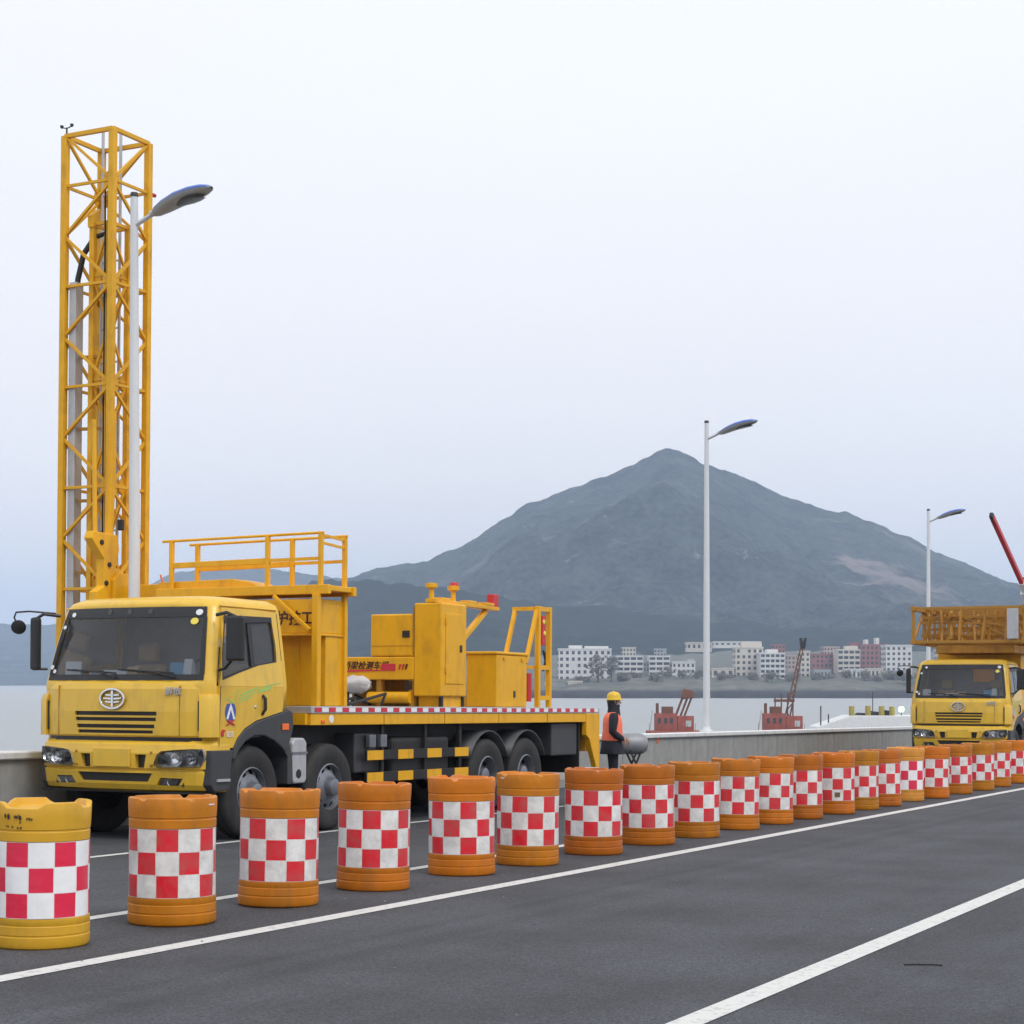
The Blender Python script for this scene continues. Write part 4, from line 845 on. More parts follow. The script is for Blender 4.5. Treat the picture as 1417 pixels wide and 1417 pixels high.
# ---------------------------------------------------------------- second truck, mast folded over the cab
T2 = thing('bridge_inspection_truck', (46.0, 9.55, 0), 'yellow inspection truck with rusty lattice mast folded flat above its cab', 'truck')
for o in cab_objs: copy_tree(o, T2)
build_chassis(T2, 10.8, [(.97, True), (2.66, True), (6.95, False), (8.22, False)])
part('deck', MB().box(2.15, 10.82, 0, 2.5, 1.40, 1.57), M_EQ, T2, .008)
part('machine_housing', MB().box(2.2, 6.2, .15, 2.35, 1.572, 3.2), M_EQ, T2, .03)
part('cradle_beam', MB().box(.6, 4.2, .0, 2.0, 3.02, 3.22), M_OLDY, T2, .02)
fm = []
for (y, z) in ((-.35, 3.30), (-.35, 4.16), (2.45, 4.16), (2.45, 3.30)): fm.append(part('folded_mast_post', MB().box(.0, 9.0, y - .06, y + .06, z - .06, z + .06), M_OLDY, T2, .008))
for k in range(9):
    x = .06 + k * 1.1
    for a, b in (((-.35, 3.30), (-.35, 4.16)), ((2.45, 3.30), (2.45, 4.16)), ((-.35, 4.16), (2.45, 4.16)), ((-.35, 3.30), (2.45, 3.30))):
        bar_part('crossbar', (x, *a), (x, *b), .07, .07, M_OLDY, fm[k % 4])
    if k < 8:
        for a, b in (((-.35, 3.30), (-.35, 4.16)), ((2.45, 3.30), (2.45, 4.16)), ((-.35, 4.16), (2.45, 4.16)), ((-.35, 3.30), (2.45, 3.30))):
            bar_part('brace', (x, *a), (x + 1.1, *b), .05, .05, M_OLDY, fm[k % 4])
    for y in (.15, .7, 1.3, 1.8): 
        if k % 2 == 0: bar_part('inner_member', (x + .35, y + .1 * random.random(), 3.32), (x + .55, y + .15 * random.random(), 4.12), .06, .09, M_OLDY, fm[0])
for (y, z) in ((.05, 3.42), (1.55, 3.42), (.05, 4.0), (1.55, 4.0)): bar_part('inner_mast_post', (.3, y, z), (9.0, y, z), .09, .09, M_OLDY, T2)
for k in range(16): bar_part('inner_brace', (.4 + k * .5, .05 + 1.5 * (k % 2), 3.42), (.9 + k * .5, .05 + 1.5 * ((k + 1) % 2), 4.0), .05, .05, M_OLDY, fm[1])
rq = random.Random(11)
for lay in (.5, 1.2, 2.1, 3.2):
    for k in range(7):
        y = -.2 + k * .42 + rq.uniform(-.1, .1); bar_part('inner_member', (lay, y, 3.32), (lay + rq.uniform(-.2, .3), y + rq.uniform(-.22, .22), 4.12), .05 + .04 * rq.random(), .06, M_OLDY, fm[2])
    for z in (3.5, 3.75, 3.95): bar_part('inner_crossbar', (lay, -.3, z), (lay + .2, 2.4, z + rq.uniform(-.1, .1)), .05, .05, M_OLDY, fm[3])
part('grey_plate', MB().box(-.03, .0, -.22, .06, 3.36, 4.12), M_GALV, T2, .006)
# ---------------------------------------------------------------- truck crane further along the bridge
CR = thing('truck_crane', (70.0, 9.4, 0), 'truck crane raising its red and white telescopic boom behind the folded mast', 'crane')
build_chassis(CR, 11, [(1.4, True), (2.9, True), (7.0, False), (8.4, False)])
part('carrier', MB().box(.0, 11.0, .0, 2.5, 1.10, 1.55), M_RED, CR, .03)
part('carrier_cab', MB().prism([(0, 1.55), (.1, 2.2), (.35, 2.7), (1.5, 2.5), (1.6, 1.55)], 'Y', .05, 1.2), M_WHITE, CR, .05)
part('slew_ring', MB().lathe([(0, 1.55), (.7, 1.55), (.7, 1.75), (0, 1.75)], 24, 'Z', (3.6, 1.5, 0)), M_CHASSIS, CR)
part('upper_body', MB().box(2.4, 6.2, .3, 2.4, 1.75, 2.75), M_RED, CR, .05)
part('operator_cab', MB().box(4.6, 6.0, .2, 1.1, 2.76, 4.0), M_WHITE, CR, .06)
CR.location = (66.4, 10.9, 0)
tipP, baseP = Vector((-5.8, 2.3, 8.05)), Vector((3.2, 1.6, 3.0))
bl = lambda t: baseP + (tipP - baseP) * t
bo = part('boom', MB().bar(bl(0), bl(.55), .34, .36), M_WHITE, CR, .03)
part('boom_section', MB().bar(bl(.55), bl(.60), .22, .24), M_WHITE, bo, .02)
part('boom_section', MB().bar(bl(.58), bl(.985), .15, .17), M_RED, bo, .02)
part('boom_head', MB().bar(bl(.985), bl(1.0), .13, .18), M_BLACK, bo, .02)
part('boom_sheave', MB().tube([bl(.58) + Vector((0, -.2, .15)), bl(.58) + Vector((0, .1, .15))], .13, 12), M_BLACK, bo)
part('luffing_cylinder', MB().tube([(1.9, 1.5, 2.75), bl(.35)], .08, 12), M_SILV, CR, smooth=True)
part('hoist_rope', MB().tube([bl(.99) + Vector((0, 0, -.1)), bl(.05) + Vector((0, 0, .35))], .02, 6), M_BLACK, bo)

# ================================================================== CRASH BARRELS
def band_mat(name, wc, rc, dirt):
    m, n, l, p = node_mat(name)
    t = n.new('ShaderNodeTexCoord'); s = n.new('ShaderNodeSeparateXYZ'); l.new(t.outputs['Object'], s.inputs[0])
    at = n.new('ShaderNodeMath'); at.operation = 'ARCTAN2'; l.new(s.outputs['Y'], at.inputs[0]); l.new(s.outputs['X'], at.inputs[1])
    def M(op, a, b=None):
        q = n.new('ShaderNodeMath'); q.operation = op
        for i, v in enumerate((a, b)):
            if v is None: continue
            if hasattr(v, 'node'): l.new(v, q.inputs[i])
            else: q.inputs[i].default_value = v
        return q.outputs[0]
    u = M('ADD', M('MULTIPLY', at.outputs[0], 12 / (2 * PI)), 30.0); v = M('ADD', M('DIVIDE', M('SUBTRACT', s.outputs['Z'], .203), .4945 / 3), 30.0)
    k = M('MODULO', M('ADD', M('FLOOR', u), M('FLOOR', v)), 2.0)
    fu = M('FRACT', u); fv = M('FRACT', v)
    edge = M('MINIMUM', M('MINIMUM', fu, M('SUBTRACT', 1.0, fu)), M('MINIMUM', fv, M('SUBTRACT', 1.0, fv)))
    gap = M('LESS_THAN', edge, .022)
    oi = n.new('ShaderNodeObjectInfo')
    off = n.new('ShaderNodeVectorMath'); off.operation = 'ADD'; l.new(t.outputs['Object'], off.inputs[0]); cb = n.new('ShaderNodeCombineXYZ')
    l.new(M('MULTIPLY', oi.outputs['Random'], 50.0), cb.inputs[0]); l.new(cb.outputs[0], off.inputs[1])
    nz = n.new('ShaderNodeTexNoise'); nz.inputs['Scale'].default_value = 7; nz.inputs['Detail'].default_value = 8; nz.inputs['Roughness'].default_value = .7; l.new(off.outputs[0], nz.inputs['Vector'])
    c = n.new('ShaderNodeMix'); c.data_type = 'RGBA'; l.new(k, c.inputs[0]); c.inputs[6].default_value = (*wc, 1); c.inputs[7].default_value = (*rc, 1)
    g = n.new('ShaderNodeMix'); g.data_type = 'RGBA'; l.new(gap, g.inputs[0]); l.new(c.outputs[2], g.inputs[6]); g.inputs[7].default_value = (*[x * .85 + .05 for x in wc], 1)
    r = n.new('ShaderNodeMapRange'); r.inputs[1].default_value = .40; r.inputs[2].default_value = .75; r.inputs[4].default_value = dirt; l.new(nz.outputs[0], r.inputs[0])
    d = n.new('ShaderNodeMix'); d.data_type = 'RGBA'; l.new(r.outputs[0], d.inputs[0]); l.new(g.outputs[2], d.inputs[6]); d.inputs[7].default_value = (.20, .18, .15, 1)
    l.new(d.outputs[2], p.inputs['Base Color']); p.inputs['Roughness'].default_value = .33; p.inputs['Coat Weight'].default_value = .25
    n2 = n.new('ShaderNodeTexNoise'); n2.inputs['Scale'].default_value = 16; n2.inputs['Detail'].default_value = 3; l.new(off.outputs[0], n2.inputs['Vector'])
    bb = n.new('ShaderNodeBump'); bb.inputs['Strength'].default_value = .22; bb.inputs['Distance'].default_value = .015; l.new(n2.outputs[0], bb.inputs['Height']); l.new(bb.outputs[0], p.inputs['Normal'])
    return m
M_BAND = band_mat('checkered_sheeting', (.84, .83, .81), (.74, .010, .024), .5)
M_BANDN = band_mat('flash_bright_checkered_sheeting', (.92, .92, .93), (.78, .02, .07), .12)  # flash glare put into the colour: brighter white and red, little dirt
M_BO = mat('barrel_orange_plastic', (.54, .165, .005), .45, spec=.35, var=.16, scale=4, dirt=.75, dcol=(.26, .11, .03), bump=.2, bscale=7, each=True)
M_BY = mat('barrel_yellow_plastic', (.66, .36, .018), .4, var=.07, scale=5, dirt=.4, dcol=(.36, .20, .03), bump=.10, bscale=9)
M_BF = mat('barrel_faded_orange_plastic', (.66, .27, .03), .5, var=.12, scale=5, dirt=.4, dcol=(.34, .16, .05), bump=.12, bscale=9)
PROF_B = [(.0, .012), (.27, .012), (.285, .0), (.300, .012), (.306, .03), (.305, .080), (.3015, .084), (.3015, .092), (.304, .096), (.303, .148), (.3, .152), (.3, .158), (.302, .162), (.300, .199), (.292, .203),
          (.292, .697), (.299, .701), (.300, .758), (.2965, .763), (.2965, .772), (.301, .777), (.302, .80), (.304, .83), (.306, .905), (.303, .913), (.294, .917), (.272, .916), (.262, .893), (.10, .893), (.0, .893)]
def barrel_mesh(kind, seed):
    rnd = random.Random(seed); n = 72; mb = MB().lathe(PROF_B, n)
    top0 = len(PROF_B) - 8
    if kind == 'boss':
        spans = [(a, a + R(42), .036) for a in (R(20), R(100), R(190), R(280))]; soft = R(8)
    else:
        spans = []; 
        for q in range(5):
            a = q * R(72) + rnd.uniform(-.2, .2); spans.append((a, a + R(rnd.uniform(4, 9)), -rnd.uniform(.012, .03)))
        a = rnd.uniform(0, 6); spans.append((a, a + R(50), .008)); soft = R(2)
    for i in range(top0, len(PROF_B)):
        for j in range(n):
            t = 2 * PI * j / n; x, y, z = mb.v[i * n + j]; dz = 0
            for a, b, h in spans:
                mid = (a + b) / 2; df = abs((t - mid + PI) % (2 * PI) - PI); hw = (b - a) / 2
                k = max(0, min(1, (hw + soft - df) / soft)); 
                if abs(h * k) > abs(dz): dz = h * k
            if PROF_B[i][1] < .90: dz = max(dz, 0) * (.6 if PROF_B[i][0] > .2 else 0)
            mb.v[i * n + j] = (x, y, z + dz)
    for i in range(len(PROF_B)):
        for j in range(n):
            x, y, z = mb.v[i * n + j]; s = 1 + .016 * noise.noise(Vector((x * 3.2, y * 3.2, z * 2.4 + seed * 3.3))); mb.v[i * n + j] = (x * s, y * s, z)
    return mb.mesh('barrel_body', 32)
BODY = {('boss', 0): barrel_mesh('boss', 0)}
for s_ in range(5): BODY[('notch', s_)] = barrel_mesh('notch', s_ + 1)
mbn = MB(); nb = 48; kz = 7; pts = []; fc = []
for j in range(kz):
    z = .2035 + .4935 * j / (kz - 1)
    for i in range(nb): 
        t = 2 * PI * i / nb; r_ = .2975 + .0015 * math.sin(t * 5 + j); pts.append((r_ * math.cos(t), r_ * math.sin(t), z))
for j in range(kz - 1):
    for i in range(nb): fc.append((j * nb + i, j * nb + (i + 1) % nb, (j + 1) * nb + (i + 1) % nb, (j + 1) * nb + i))
band = mbn.poly(pts, fc).mesh('reflective_band', True)
# contact points of the barrels read from the photograph, on the road surface
BAR = [(9.01, 8.02), (10.40, 8.04), (11.77, 8.07), (13.22, 8.09), (14.81, 8.10), (16.08, 8.05), (17.61, 8.03), (19.22, 8.08), (20.58, 8.04), (22.20, 8.11), (23.55, 8.10), (24.86, 8.09), (26.31, 8.05), (27.65, 8.06), (28.88, 8.03),
       (30.68, 8.12), (31.93, 7.99), (33.81, 8.01), (35.57, 7.99), (37.43, 8.05), (39.50, 8.08)]
ORD = ['', 'first', 'second', 'third', 'fourth', 'fifth', 'sixth', 'seventh', 'eighth', 'ninth', 'tenth', 'eleventh', 'twelfth', 'thirteenth', 'fourteenth', 'fifteenth', 'sixteenth', 'seventeenth', 'eighteenth', 'nineteenth', 'twentieth']
GRP = 'row of crash barrels between the white lines'
SPEC = {0: 'mustard yellow crash barrel with black handwriting and bright clean red and white checks', 1: 'orange crash barrel with a torn strip in its checkered band, next to the yellow one',
        12: 'orange crash barrel with a brown stain on its checkered band', 15: 'pale faded orange crash barrel with clean bright red and white checks'}
def arc_patch(a0, a1, z0, z1, r, skew=0., nn=5):
    p_ = []; f_ = []
    for i in range(nn + 1):
        a = a0 + (a1 - a0) * i / nn
        for z, k in ((z0, 0), (z1, 1)): p_.append((r * math.cos(a + skew * k), r * math.sin(a + skew * k), z))
    for i in range(nn): f_.append((2 * i, 2 * i + 2, 2 * i + 3, 2 * i + 1))
    return MB().poly(p_, f_)
# rotation (in columns of the check) so that the pattern falls as in the photograph
for i, (bx, by) in enumerate(BAR):
    d = Vector((bx, by)).normalized() * .30
    rz = random.uniform(0, 6.28)
    t = thing('crash_barrel', (bx + d.x, by + d.y, .0), SPEC.get(i) or 'orange checkered crash barrel, %s in the row after the yellow barrel' % ORD[i], 'barrel', GRP, rz)
    face = math.atan2(-by, -bx) - rz          # direction towards the camera side, in the barrel's own frame
    kind = ('boss', 0) if i == 0 else ('notch', i % 5)
    if i == 0: t.rotation_euler.z = math.atan2(-by, -bx) - R(15); face = R(15)
    if i == 1: t.rotation_euler.z = math.atan2(-by, -bx) + R(8); face = -R(8)
    m_ = M_BY if i == 0 else (M_BF if i == 15 else M_BO)
    bo_ = bpy.data.objects.new('barrel_body', BODY[kind] if i in (1, 2, 3, 4, 5, 0) or m_ is M_BO else BODY[kind].copy()); COL.objects.link(bo_); bo_.parent = t
    if not bo_.data.materials: bo_.data.materials.append(m_)
    if m_ is M_BF: bo_.data.materials[0] = M_BF
    if kind[0] == 'notch': bo_.rotation_euler.z = random.uniform(0, 6.28)
    bd_ = bpy.data.objects.new('reflective_band', band if i not in (0, 15) else band.copy()); COL.objects.link(bd_); bd_.parent = t
    if i in (0, 15): bd_.data.materials.clear(); bd_.data.materials.append(M_BANDN)
    elif not band.materials: band.materials.append(M_BAND)
    t.scale = (1.05, 1.05, 1.0); t.rotation_euler.x = random.uniform(-.012, .012); t.rotation_euler.y = random.uniform(-.012, .012)
    if i == 0:
        rnd = random.Random(3)
        for (a, z, s_) in ((-.78, .865, .020), (-.70, .862, .026), (-.55, .86, .015), (-.50, .862, .018), (-.43, .856, .024), (-.30, .85, .012), (-.25, .848, .014), (-.20, .846, .012), (-.44, .825, .012), (-.76, .80, .010), (-.72, .797, .011), (-.62, .795, .012), (-.48, .79, .012), (-.43, .79, .013)):
            aa = face + a
            mk = arc_patch(aa - s_ * 1.1, aa + s_ * 1.1, z - s_ * .55, z + s_ * .55, .3085 if z > .83 or z < .79 else .3045, rnd.uniform(-.03, .03), 2)
            part('ink_mark', mk, M_INK, bo_)
            part('ink_mark', arc_patch(aa - s_ * .3, aa + s_ * .2, z - s_ * .9, z + s_ * .9, .3088, rnd.uniform(-.05, .05), 2), M_INK, bo_)
    if i == 1:
        a0 = face + R(20)
        part('torn_strip', MB().poly([(.3012 * math.cos(a), .3012 * math.sin(a), z) for a, z in ((a0, .697), (a0 - .09, .699), (a0 - .05, .66), (a0 - .10, .60), (a0 - .03, .655))], [(0, 1, 2), (0, 2, 4), (2, 3, 4)]), M_CHASSIS, bo_)
        part('scuff', arc_patch(face - .62, face - .38, .862, .872, .3085), M_WREF, bo_)
    if i == 12:
        part('stain', arc_patch(face - .45, face - .2, .26, .33, .3012), mat('brown_stain', (.16, .11, .05), .9, var=.4, scale=20), bo_)
    if i in (3, 5): part('scuff', arc_patch(face - .25, face - .05, .868, .878, .3085), M_WREF, bo_)

# ================================================================== STREET LAMPS (plumb, standing on the parapet)
def lamp(x, label):
    base = TILT @ Vector((x, 15.44, 1.0))
    t = thing('street_lamp', base, label, 'street lamp', 'street lamps on the parapet', bridge=False)
    part('post', MB().tube([(0, 0, 0), (0, 0, 3.6), (0, 0, 7.34)], [.085, .07, .050], 20), M_POST, t, smooth=True)
    part('base_flange', MB().lathe([(0, 0), (.17, 0), (.17, .03), (.11, .04), (.09, .12), (0, .12)], 20, 'Z'), M_POST, t, smooth=30)
    part('post_cap', MB().lathe([(.052, 7.33), (.056, 7.35), (.048, 7.39), (0, 7.40)], 16, 'Z'), M_DARK, t, smooth=True)
    part('arm', MB().tube([(0, 0, 6.95), (0, -.16, 7.01), (0, -.38, 7.10)], [.032, .032, .028], 10), M_SILV, t, smooth=True)
    # luminaire: a long shell tapering to its tip
    hd = [(0, .07, .03, .06), (.06, .12, .05, .085), (.2, .17, .075, .10), (.42, .20, .09, .105), (.64, .195, .085, .10), (.82, .155, .07, .07), (.92, .09, .04, .04), (.955, .03, .012, .012)]
    up = []; dn = []
    for s, wd, hu, hl in hd:
        cz = .25 * s + .045 * math.sin(PI * min(1, s / .95)); up.append([(wd * math.cos(a), -s, cz + hu * math.sin(a)) for a in [PI * i / 10 for i in range(11)]])
        dn.append([(wd * .985 * math.cos(a), -s * .995, cz - .002 - hl * math.sin(a)) for a in [PI * i / 10 for i in range(11)]])
    def shell(rr):
        k = 11; return MB().poly([q for r in rr for q in r], [(i * k + j, i * k + j + 1, (i + 1) * k + j + 1, (i + 1) * k + j) for i in range(len(rr) - 1) for j in range(k - 1)])
    h = part('lamp_housing', shell(up), M_LAMPB, t, smooth=True); h.location = (0, -.34, 7.09); h.scale = (.88, .97, .9)
    d = part('lamp_underside', shell(dn), M_LAMPU, h, smooth=True)
    lens = []
    for s in [.40, .46, .56, .68, .78, .83]:
        wd = .13 * math.sin(PI * (s - .36) / .51) + .03; cz = .25 * s + .045 * math.sin(PI * min(1, s / .95)); hl = .105
        lens.append([(wd * math.cos(a), -s, cz - hl * .86 - .022 * math.sin(a)) for a in [PI * i / 10 for i in range(11)]])
    part('lamp_lens', shell(lens), M_LENSD, h, smooth=True)
    part('socket', MB().tube([(0, .06, -.02), (0, -.08, .035)], .048, 12), M_GALV, h, smooth=True)
    return t
lamp(19.13, 'tall white street lamp with blue head rising behind the truck cab beside the mast')
lamp(40.30, 'white street lamp with blue head standing on bare parapet before the mountain')
lamp(61.30, 'white street lamp with blue head rising behind the truck with folded mast')

# ================================================================== WORKER
def person(loc, rz):
    t = thing('person', loc, 'person in yellow helmet and orange vest over dark clothes standing behind the truck', 'person', rz=rz)
    # skeleton: faces +x
    J = {}; E_ = []; Rr = {}
    def v(n_, p, r): J[n_] = p; Rr[n_] = r
    v('pelvis', (0, 0, .95), (.15, .17)); v('waist', (.0, 0, 1.10), (.135, .16)); v('chest', (.0, 0, 1.30), (.145, .185)); v('neckb', (.0, 0, 1.46), (.075, .09)); v('neck', (.02, 0, 1.53), (.058, .058))
    v('jaw', (.035, 0, 1.60), (.078, .068)); v('head', (.03, 0, 1.68), (.098, .080)); v('crown', (.02, 0, 1.745), (.07, .06))
    for s, k in ((1, 'l'), (-1, 'r')):
        v('hip' + k, (0, .10 * s, .90), (.10, .10)); v('knee' + k, (.02, .10 * s, .50), (.07, .07)); v('ank' + k, (-.01, .10 * s, .10), (.048, .048)); v('heel' + k, (.02, .10 * s, .05), (.05, .045)); v('toe' + k, (.17, .11 * s, .035), (.035, .045))
        v('sho' + k, (-.01, .19 * s, 1.42), (.075, .075)); v('elb' + k, (-.05, .25 * s, 1.15), (.056, .056)); v('wri' + k, (.14, .20 * s, 1.02), (.038, .038)); v('palm' + k, (.20, .185 * s, .99), (.022, .042))
        E_ += [('pelvis', 'hip' + k), ('hip' + k, 'knee' + k), ('knee' + k, 'ank' + k), ('ank' + k, 'heel' + k), ('heel' + k, 'toe' + k), ('chest', 'sho' + k), ('sho' + k, 'elb' + k), ('elb' + k, 'wri' + k), ('wri' + k, 'palm' + k)]
    E_ += [('pelvis', 'waist'), ('waist', 'chest'), ('chest', 'neckb'), ('neckb', 'neck'), ('neck', 'jaw'), ('jaw', 'head'), ('head', 'crown')]
    names = list(J); idx = {n_: i for i, n_ in enumerate(names)}
    me = bpy.data.meshes.new('body'); me.from_pydata([J[n_] for n_ in names], [(idx[a], idx[b]) for a, b in E_], [])
    o = bpy.data.objects.new('body_skin', me); COL.objects.link(o)
    o.modifiers.new('skin', 'SKIN'); 
    if not me.skin_vertices: bm = bmesh.new(); bm.from_mesh(me); bm.verts.layers.skin.verify(); bm.to_mesh(me); bm.free()
    for i, n_ in enumerate(names): sv = me.skin_vertices[0].data[i]; sv.radius = Rr[n_]; sv.use_root = (n_ == 'pelvis')
    o.modifiers.new('sub', 'SUBSURF').levels = 2; o.modifiers['sub'].render_levels = 2
    bpy.context.view_layer.update(); dg = bpy.context.evaluated_depsgraph_get(); bm_e = bpy.data.meshes.new_from_object(o.evaluated_get(dg)); bpy.data.objects.remove(o)
    mb = MB(); mb.v = [tuple(q.co) for q in bm_e.vertices]; mb.f = [tuple(p_.vertices) for p_ in bm_e.polygons]; nb_ = len(mb.f)
    # fingers, thumb, nose and ears
    for s in (1, -1):
        px, py, pz = .20, .185 * s, .99
        for q, (dz, ln) in enumerate(((.030, .068), (.010, .078), (-.010, .072), (-.030, .056))):
            mb.tube([(px + .01, py, pz + dz), (px + .01 + ln * .5, py - .006 * s, pz + dz - .012), (px + ln * .85, py - .02 * s, pz + dz - .04), (px + ln * .7, py - .034 * s, pz + dz - .055)], [.010, .0095, .009, .007], 6)
        mb.tube([(px - .02, py - .005 * s, pz + .035), (px + .015, py - .03 * s, pz + .055), (px + .045, py - .045 * s, pz + .05)], [.011, .010, .008], 6)
        mb.tube([(.03, .078 * s, 1.65), (.028, .092 * s, 1.67), (.035, .080 * s, 1.70)], [.008, .012, .008], 6)
    mb.tube([(.118, 0, 1.69), (.146, 0, 1.655), (.125, 0, 1.645)], [.010, .016, .012], 6)
    nm = mb.mesh('body', True); nm.materials.append(M_COAT); nm.materials.append(M_SKIN)
    for p_ in nm.polygons:
        c = p_.center
        if (c.z > 1.60 and c.x > .02) or (c.x > .165 and .85 < c.z < 1.06): p_.material_index = 1
    link('body', nm, None, t)
    for s in (1, -1):
        part('eye', MB().lathe([(0, .012), (.010, .006), (.013, 0)], 8, 'X', (.112, .032 * s, 1.695)), M_BLACK, t, smooth=True)
    part('mouth', MB().box(.108, .118, -.022, .022, 1.617, 1.623), M_RED, t)
    part('scarf', MB().loft([[(.02 + rx * math.cos(a), ry * math.sin(a), z + .01 * math.sin(2 * a)) for a in [2 * PI * i / 18 for i in range(18)]] for rx, ry, z in ((.12, .14, 1.44), (.115, .115, 1.50), (.105, .098, 1.57), (.115, .095, 1.62), (.10, .085, 1.63))], False), M_COAT, t, smooth=True)
    part('hair', MB().loft([[(.018 + rx * math.cos(a), ry * math.sin(a), z) for a in [2 * PI * i / 18 for i in range(18)]] for rx, ry, z in ((.055, .06, 1.57), (.095, .088, 1.64), (.102, .09, 1.70), (.08, .08, 1.76))], False), M_BLACK, t, smooth=True).location = (-.022, 0, 0)
    def R2(lst, n_=24): return [[(cx_ + rx * math.cos(a), ry * math.sin(a) * (1 - .12 * math.cos(2 * a)), z) for a in [2 * PI * i / n_ for i in range(n_)]] for cx_, rx, ry, z in lst]
    part('coat', MB().loft(R2([(-.01, .165, .195, 1.10), (-.01, .18, .21, 1.0), (-.005, .20, .225, .88), (.0, .225, .245, .76), (.0, .22, .24, .75), (.0, .15, .18, .80)]), False), M_COAT, t, smooth=True)
    vt = part('vest', MB().loft(R2([(-.005, .185, .215, .99), (-.005, .19, .22, 1.03), (.0, .175, .205, 1.15), (.0, .175, .208, 1.28), (-.005, .160, .20, 1.38), (-.005, .125, .165, 1.455), (.0, .085, .11, 1.49)]), False), M_HIVIS, t, smooth=True)
    for s in (1, -1):   # sleeves come out of the vest
        part('sleeve', MB().tube([(-.01, .175 * s, 1.44), (-.025, .225 * s, 1.36), (-.05, .262 * s, 1.15), (.02, .245 * s, 1.085), (.13, .205 * s, 1.025)], [.078, .085, .070, .066, .05], 14), M_COAT, t, smooth=True)
    hl_ = part('helmet', MB().loft([[(.02 + rx * math.cos(a), ry * math.sin(a), z) for a in [2 * PI * i / 24 for i in range(24)]] for rx, ry, z in ((.150, .118, 1.705), (.150, .118, 1.715), (.128, .108, 1.73), (.125, .106, 1.77), (.108, .095, 1.815), (.07, .065, 1.845), (.02, .02, 1.855))]), M_HELM, t, smooth=40)
    part('helmet_peak', MB().prism([(.12, -.10), (.20, -.06), (.215, 0), (.20, .06), (.12, .10)], 'Z', 1.703, 1.713), M_HELM, hl_)
    part('helmet_ridge', MB().tube([(.13, 0, 1.77), (.08, 0, 1.825), (.02, 0, 1.858), (-.06, 0, 1.825), (-.10, 0, 1.76)], .010, 6), M_HELM, hl_)
    return t
person((29.3, 13.0, 0), R(-55))
# grey drum on a folding stand beside the worker
dr = thing('drum_lamp', (30.1, 12.95, 0), 'grey drum on black folding legs beside the worker in orange vest', 'drum', rz=R(-48))
d = part('drum', MB().lathe([(0, -.26), (.13, -.26), (.17, -.24), (.185, -.20), (.195, .10), (.18, .18), (.14, .24), (.07, .27), (0, .275)], 26, 'X', (0, 0, .92)), M_DRUMG, dr, smooth=30); 
for y in (-.12, .12):
    part('leg', MB().bar((-.22, y, 0), (.12, y, .80), .03), M_BLACK, dr); part('leg', MB().bar((.30, y * 1.1, 0), (-.1, y * 1.1, .80), .03), M_BLACK, dr)
# ================================================================== FAR SHORE
M_BW = mat('white_rendered_wall', (.62, .62, .61), .8, var=.08, scale=.12, dirt=.35, dcol=(.35, .34, .33)); M_BC = mat('cream_rendered_wall', (.56, .52, .46), .8, var=.08, scale=.12, dirt=.35, dcol=(.3, .28, .25))
M_BR = mat('dull_red_wall', (.30, .13, .12), .8, var=.12, scale=.12); M_BG = mat('grey_rendered_wall', (.36, .37, .39), .8, var=.1, scale=.12); M_WIN = mat('dark_window', (.05, .055, .065), .25, var=.2); M_ROOFW = mat('flat_roof', (.45, .45, .44), .9)
WINM = {}
def building(u0, u1, vtop, vbot, D, depth, m_, label, cols, rows, style='win', roof=(), turn=0.):
    """size in metres follows from its place on the shore"""
    a = far(u0, vbot, D); b = far(u1, vbot, D); W = (b - a).length; H = (vbot - vtop) / F_PX * D
    t = thing('building', (a.x, a.y, a.z - 1.5), label, 'building', 'houses along the far shore', bridge=False)
    t.rotation_euler.z = math.atan2(b.y - a.y, b.x - a.x) + turn; H += 1.5
    wl = part('wall', MB().box(0, W, 0, depth, 0, H), m_, t)
    part('parapet_roof', MB().box(-.25, W + .25, -.25, depth + .25, H, H + .7), m_, t)
    fh = (H - 1.5) / rows; cw = W / cols
    if style == 'win':
        key = (round(cw, 1), round(fh, 1))
        if key not in WINM:
            me = MB().box(-cw * .24, cw * .24, -.06, .3, -fh * .26, fh * .26).mesh('window'); me.materials.append(M_WIN); WINM[key] = me
            ms = MB().box(-cw * .30, cw * .30, -.35, .0, -fh * .32, -fh * .27).mesh('sill'); ms.materials.append(m_); WINM[(key, 's')] = ms
        for r_ in range(rows):
            for c_ in range(cols):
                if random.random() < .05: continue
                o = link('window', WINM[key], None, wl); o.location = ((c_ + .5) * cw, 0, 1.5 + (r_ + .52) * fh)
        dp = depth / max(1, round(depth / cw))
        for r_ in range(rows):
            for c_ in range(max(1, round(depth / cw))):
                o = link('window', WINM[key], None, wl); o.location = (0, (c_ + .5) * dp, 1.5 + (r_ + .52) * fh); o.rotation_euler.z = R(-90)
    else:     # open galleries: a slab edge and a parapet per storey, dark recess behind
        for r_ in range(rows):
            z = 1.5 + r_ * fh
            part('gallery_recess', MB().box(.3, W - .3, -.05, .3, z + fh * .40, z + fh * .92), M_WIN, wl)
            part('gallery_parapet', MB().box(.0, W, -1.2, -.02, z - .1, z + fh * .40), m_, wl)
        for c_ in range(cols + 1): part('gallery_pillar', MB().box(c_ * cw - .3 if c_ else 0, c_ * cw + .3 if c_ < cols else W, -1.1, -.06, 1.5, H - .1), m_, wl)
    for (fa, fb, h, mm) in roof: part('roof_house', MB().box(W * fa, W * fb, depth * .2, depth * .7, H + .4, H + .4 + h), mm, t)
    return t
building(773, 846, 899, 952, 985, 16, M_BW, 'large white block with rows of small windows on the far shore', 9, 6, roof=((.2, .45, 2.0, M_BW), (.5, .95, 1.6, M_BW)))
